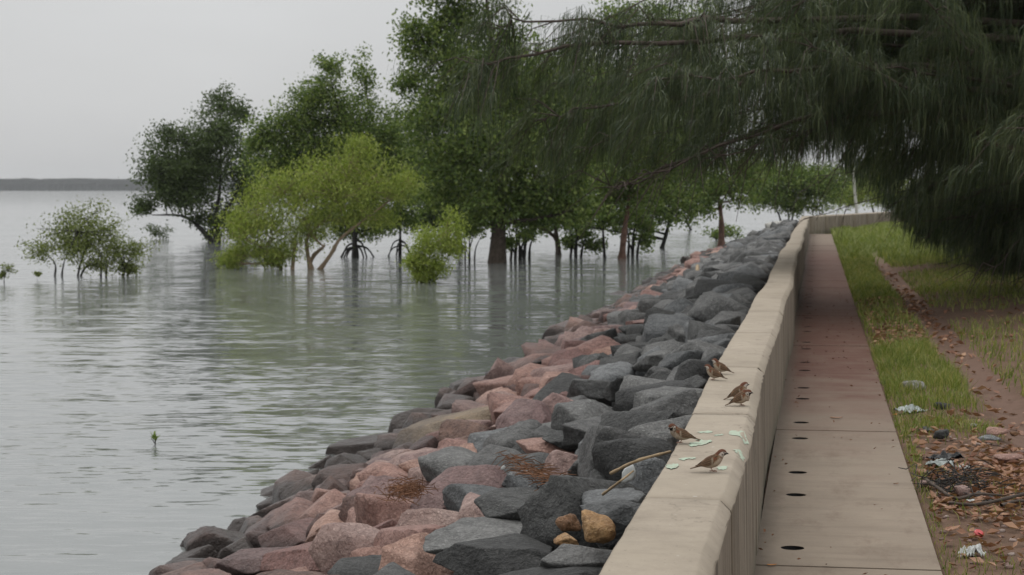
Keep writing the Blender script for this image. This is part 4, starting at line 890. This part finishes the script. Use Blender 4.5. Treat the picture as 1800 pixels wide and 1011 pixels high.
# ------------------------------------------------------------------ drift on the boulders
def sp(u, v, h=.1): return on_slope(u, v, h)
stick('cane', [sp(1060, 869, .12), sp(1085, 850, .2), sp(1113, 828, .22)], .007, .004, 'cane', 'short dry cane stuck between dark boulders by the wall', 'cane')
stick('cane', [sp(1074, 832, .2), sp(1120, 810, .26), sp(1178, 794, .22)], .008, .006, 'cane', 'longer curved dry cane resting on boulders against the wall', 'cane')
stick('post', [sp(1227, 492, .0), sp(1226, 478, .2), sp(1226, 468, .3)], .05, .045, 'cane', 'weathered short post standing among the far grey boulders', 'post')
def foam(u, v, w_, h_, label):
    P = sp(u, v, .12); s = np.linalg.norm(P - C0) / F_PX; V, F = rock_shape(3, 5001, 6, 9, .2); o = link('foam_piece', np_mesh('foam_piece', V * np.array([w_ * s, w_ * s * .7, h_ * s]) / 2, F), M['white']); o.location = P; return tag(o, label, 'foam')
foam(1104, 833, 24, 34, 'torn white plastic wedged between boulders beside the canes')
foam(884, 822, 8, 8, 'small white shell on the boulder left of the weed strands')
def weed_pile(u0, v0, su, sv, n, label, seed, L=.10, lift=.24, dirx=0.6):
    r = np.random.default_rng(seed); mb = MB()
    for k in range(n):
        f = r.normal(0, .42); c = sp(u0 + su * f + r.normal(0, su * .12), v0 + sv * f * (1 if abs(sv) > 14 else 0) + r.normal(0, 6), lift) + np.array([0, r.normal(0, .05), r.uniform(0, .05)])
        d = r.normal(size=3) * np.array([1, .8, .35]); d[0] += dirx * r.choice((-1, 1)); d /= np.linalg.norm(d); l = L * r.uniform(.5, 1.3)
        mb.tube([c - d * l * .5, c + r.normal(0, .012, 3), c + d * l * .5 + (0, 0, -.01)], [.002, .003, .0015], 3)
    return tag(link('dry_weed', mb.mesh('dry_weed', False), M['weed']), label, 'dry weed', kind='stuff')
weed_pile(714, 868, 40, 6, 200, 'tuft of dry brown weed on the mauve boulder', 3, lift=.20)
weed_pile(935, 832, 55, 24, 110, 'long strands of dry brown weed draped over grey boulders', 4, .13, .14, 1.6)
# floating sprig
P = on_z(273, 781, WATER); mb = MB(); rs = np.random.default_rng(4)
root = empty('floating_sprig', P); tag(root, 'small green leafy sprig floating alone in the open water', 'sprig'); st_ = MB()
st_.tube([(0, 0, -.08), (.0, 0, .03), (.01, 0, .12)], [.008, .007, .004], 6); st_.tube([(0, 0, .0), (-.03, .01, .04), (-.05, 0, .07)], [.006, .005, .003], 5)
link('stem', st_.mesh('stem'), M['bark_dark'], root)
for k in range(11):
    an = k * 2.4; el = rs.uniform(.3, 1.2); L = rs.uniform(.055, .085); d = np.array([math.cos(an) * math.cos(el), math.sin(an) * math.cos(el), math.sin(el)]); s_ = np.cross(d, (0, 0, 1)); s_ /= np.linalg.norm(s_)
    b0 = np.array([rs.uniform(-.03, .01), 0, rs.uniform(.03, .11)]); nn_ = np.cross(s_, d); wv = [0, .35, .42, .25, 0]; V = []
    for q, f in enumerate((0, .25, .5, .78, 1)):
        c = b0 + d * L * f - nn_ * L * .12 * f * f; V += [c - s_ * L * wv[q] * .5 + nn_ * .004, c, c + s_ * L * wv[q] * .5 + nn_ * .004]
    F = [(q * 3 + c, q * 3 + 3 + c, q * 3 + 4 + c, q * 3 + 1 + c) for q in range(4) for c in range(2)]
    link('leaf', np_mesh('leaf', V, F), M['leaf_mid'], root)

# ------------------------------------------------------------------ sparrows
m, t, b = mat('plumage'); at_ = N(t, 'ShaderNodeAttribute', attribute_name='Col'); n2 = noise(t, 260, 3, .6)
t.links.new(mixc(t, 1.0, at_.outputs[0], ramp(t, n2, [(.3, (.72, .70, .68)), (.7, (1.25, 1.22, 1.18))]), 'MULTIPLY'), b.inputs['Base Color'])
b.inputs['Roughness'].default_value = .85; b.inputs['Specular IOR Level'].default_value = .15; bump(t, n2, b, .5, .002); M['plumage'] = m
M['beak'] = simple('beak', (.03, .027, .025), .4, .4, .2, 50, .1); M['eye'] = simple('eye', (.006, .006, .006), .12, .6, .1, 50, 0)
M['leg'] = simple('bird_leg', (.26, .15, .11), .6, .3, .2, 90, .2)
SPN = np.array([(-.080, .019, .0075, .0015), (-.060, .023, .0085, .0025), (-.040, .028, .0095, .005), (-.028, .032, .0150, .0125), (-.012, .035, .0215, .0205), (.006, .038, .0245, .0240),
                (.020, .043, .0235, .0235), (.031, .052, .0195, .0195), (.039, .061, .0165, .0165), (.047, .067, .0160, .0158), (.055, .067, .0130, .0130), (.061, .0650, .0085, .0085), (.0645, .0637, .003, .003)])
def sparrow(label, pos, heading, turn=0.0, pitch=0.0, scale=1.0, fluff=1.0, dip=0.0):
    root = empty('sparrow', pos, heading); root.scale = (scale,) * 3; tag(root, label, 'sparrow', 'sparrows on the seawall')
    S = curve(SPN, 46); nr, k = len(S), 24; a = np.arange(k) / k * 2 * np.pi; cx = np.stack([S[:, 0], S[:, 1]], -1)
    T = np.gradient(cx, axis=0); T /= np.linalg.norm(T, axis=1)[:, None]; T[:14] = T[:14] * .5 + np.array([.5, .05]); T /= np.linalg.norm(T, axis=1)[:, None]
    V, Cc = [], []
    for i in range(nr):
        x, z, ry, rz = S[i]; fl = fluff if -.03 < x < .034 else 1 + (fluff - 1) * .5; nrm2 = np.array([-T[i, 1], T[i, 0]])
        for q in a:
            dy, dn = math.cos(q) * max(ry, .001) * fl, math.sin(q) * max(rz, .001) * fl
            V.append((x + nrm2[0] * dn, dy, z + nrm2[1] * dn)); sn, cs = math.sin(q), abs(math.cos(q))
            if x > .0335:
                if sn > .38: c = (.115, .05, .031)
                elif x > .0555 and sn < .25: c = (.018, .015, .013)
                elif sn < -.78: c = (.02, .016, .014) if x > .045 else (.36, .31, .26)
                elif .0415 < x < .048 and -.5 < sn < .0: c = (.022, .018, .016)
                else: c = (.44, .40, .35) if x > .0385 else (.22, .155, .105)
            elif x < -.034: c = (.105, .07, .047) if sn > -.3 else (.22, .18, .14)
            else:
                if sn > .15:
                    stripe = math.sin(q * 13) > .25 and -.02 < x < .032; c = (.045, .03, .022) if stripe else (.155, .092, .052)
                elif sn > -.2: c = (.24, .17, .11)
                else: c = (.36, .30, .235)
            Cc.append((*c, 1))
    V = np.array(V); V0 = V.copy()
    def turned(P):
        P = np.array(P, float); f = np.clip((P[:, 0] - .026) / .016, 0, 1); f = f * f * (3 - 2 * f); an = turn * f; px, py = P[:, 0] - .040, P[:, 1]
        X_ = .040 + px * np.cos(an) - py * np.sin(an); Y_ = px * np.sin(an) + py * np.cos(an); Z_ = P[:, 2] - dip * f
        cp, sp_ = math.cos(pitch), math.sin(pitch); xx = X_ + .0; zz = Z_ - .03
        return np.stack([xx * cp - zz * sp_, Y_, xx * sp_ + zz * cp + .03], -1)
    i = np.arange(nr - 1)[:, None] * k; j = np.arange(k)[None]; F = np.stack([i + j, i + (j + 1) % k, i + k + (j + 1) % k, i + k + j], -1).reshape(-1, 4)
    me = np_mesh('body', turned(V), F); ca = me.color_attributes.new('Col', 'FLOAT_COLOR', 'POINT'); ca.data.foreach_set('color', np.array(Cc, np.float32).ravel())
    body = link('body', me, M['plumage'], root)
    for sgn in (1, -1):
        tt = np.linspace(0, 1, 14); ww = []; cc = []
        for f in tt:
            x = .024 - .078 * f; z = .047 - .019 * f; hh = .0155 * math.sin(math.pi * min(1, f * .86 + .14)) ** .7 * (1 - .45 * f); yo = np.interp(f, [0, .25, .6, 1], [.0200, .0252, .0190, .0065]) * (1 + (fluff - 1) * .9)
            for e in np.linspace(-1, 1, 7):
                ww.append((x - .006 * (e < 0) * f, sgn * (yo + .0022 * (1 - e * e)), z + e * hh))
                c = (.15, .088, .05)
                if .22 < f < .28 : c = (.30, .25, .19)
                elif f > .3: c = (.06, .042, .03) if int((e + 1) * 3.4) % 2 == 0 else (.18, .115, .07)
                elif e > .2: c = (.17, .07, .04)
                cc.append((*c, 1))
        ww = turned(ww); inn = ww.copy(); inn[:, 1] -= sgn * .004
        i = (np.arange(13)[:, None] * 7 + np.arange(6)[None]); F = np.stack([i, i + 1, i + 8, i + 7], -1).reshape(-1, 4); F = np.vstack([F if sgn < 0 else F[:, ::-1], (F[:, ::-1] if sgn < 0 else F) + 98])
        me = np_mesh('wing', np.vstack([ww, inn]), F); ca = me.color_attributes.new('Col', 'FLOAT_COLOR', 'POINT'); ca.data.foreach_set('color', np.array(cc + cc, np.float32).ravel()); link('wing', me, M['plumage'], root)
        eb = MB(); eb.add(ICO[2][0] * .0024 + np.array([0, 0, 0]), F2); ev = np.vstack(eb.V) + np.array([.0535, sgn * .0125, .0705]); link('eye', np_mesh('eye', turned(ev), F2), M['eye'], root)
        lb = MB(); hip = np.array([.002, sgn * .010, .022]); foot = np.array([.010, sgn * .011, .002]); lb.tube([hip, (hip + foot) / 2 + (-.004, 0, 0), foot], [.0035, .0016, .0013], 6)
        for an in (-.5, 0, .5, math.pi): lb.tube([foot, foot + (.008 * math.cos(an), .008 * math.sin(an), .0015), foot + (.015 * math.cos(an), .015 * math.sin(an), -.001)], [.0013, .0012, .0006], 5)
        link('leg', lb.mesh('leg'), M['leg'], root)
    bk = MB(); bk.tube([(.0615, 0, .0645), (.067, 0, .0635), (.0735, 0, .0610)], [.0048, .0036, .0004], 8); link('beak', np_mesh('beak', turned(np.vstack(bk.V)), np.vstack(bk.F)), M['beak'], root)
    return root
def wp(u, v):
    p = on_z(u, v, WT); d = wall_off(p[1]); p = on_z(u, v, WT + d[1]); p[0] = max(p[0], WL + d[0] + .02); return p
HR = PHI
sparrow('nearest sparrow, in profile facing right beside mint paint marks', wp(1249, 829), HR, 0.0, .10, 1.0)
sparrow('sparrow at the wall edge with its head turned towards the camera', wp(1199, 779), HR + math.pi - .15, .9, .04, 1.0, 1.06)
sparrow('front bird of the middle pair, hunched with its head bent down', wp(1301, 713), HR + .1, -.5, .22, 1.0, 1.16, .012)
sparrow('rear bird of the middle pair, partly hidden behind the front one', wp(1297, 702), HR + .15, .2, .25, 1.0, 1.12, .004)
sparrow('front bird of the far pair, facing left at the water side', wp(1256, 668), HR + math.pi - .5, .2, .12, 1.0, 1.12)
sparrow('rear bird of the far pair, close to the wall joint', wp(1268, 657), HR + math.pi - .35, -.2, .15, 1.0, 1.1)

# ------------------------------------------------------------------ haze over the water
mb = MB(); mb.box((-1700, -40, WATER - 1), (1600, 3400, 26)); hz = link('haze', mb.mesh('haze', False)); tag(hz, kind='stuff')
m = bpy.data.materials.new('haze'); m.use_nodes = True; t = m.node_tree; t.nodes.clear(); o_ = N(t, 'ShaderNodeOutputMaterial'); pv = N(t, 'ShaderNodeVolumePrincipled')
pv.inputs['Color'].default_value = (.93, .95, .97, 1); pv.inputs['Density'].default_value = .00010; pv.inputs['Anisotropy'].default_value = .2
t.links.new(pv.outputs[0], o_.inputs['Volume']); hz.data.materials.append(m)
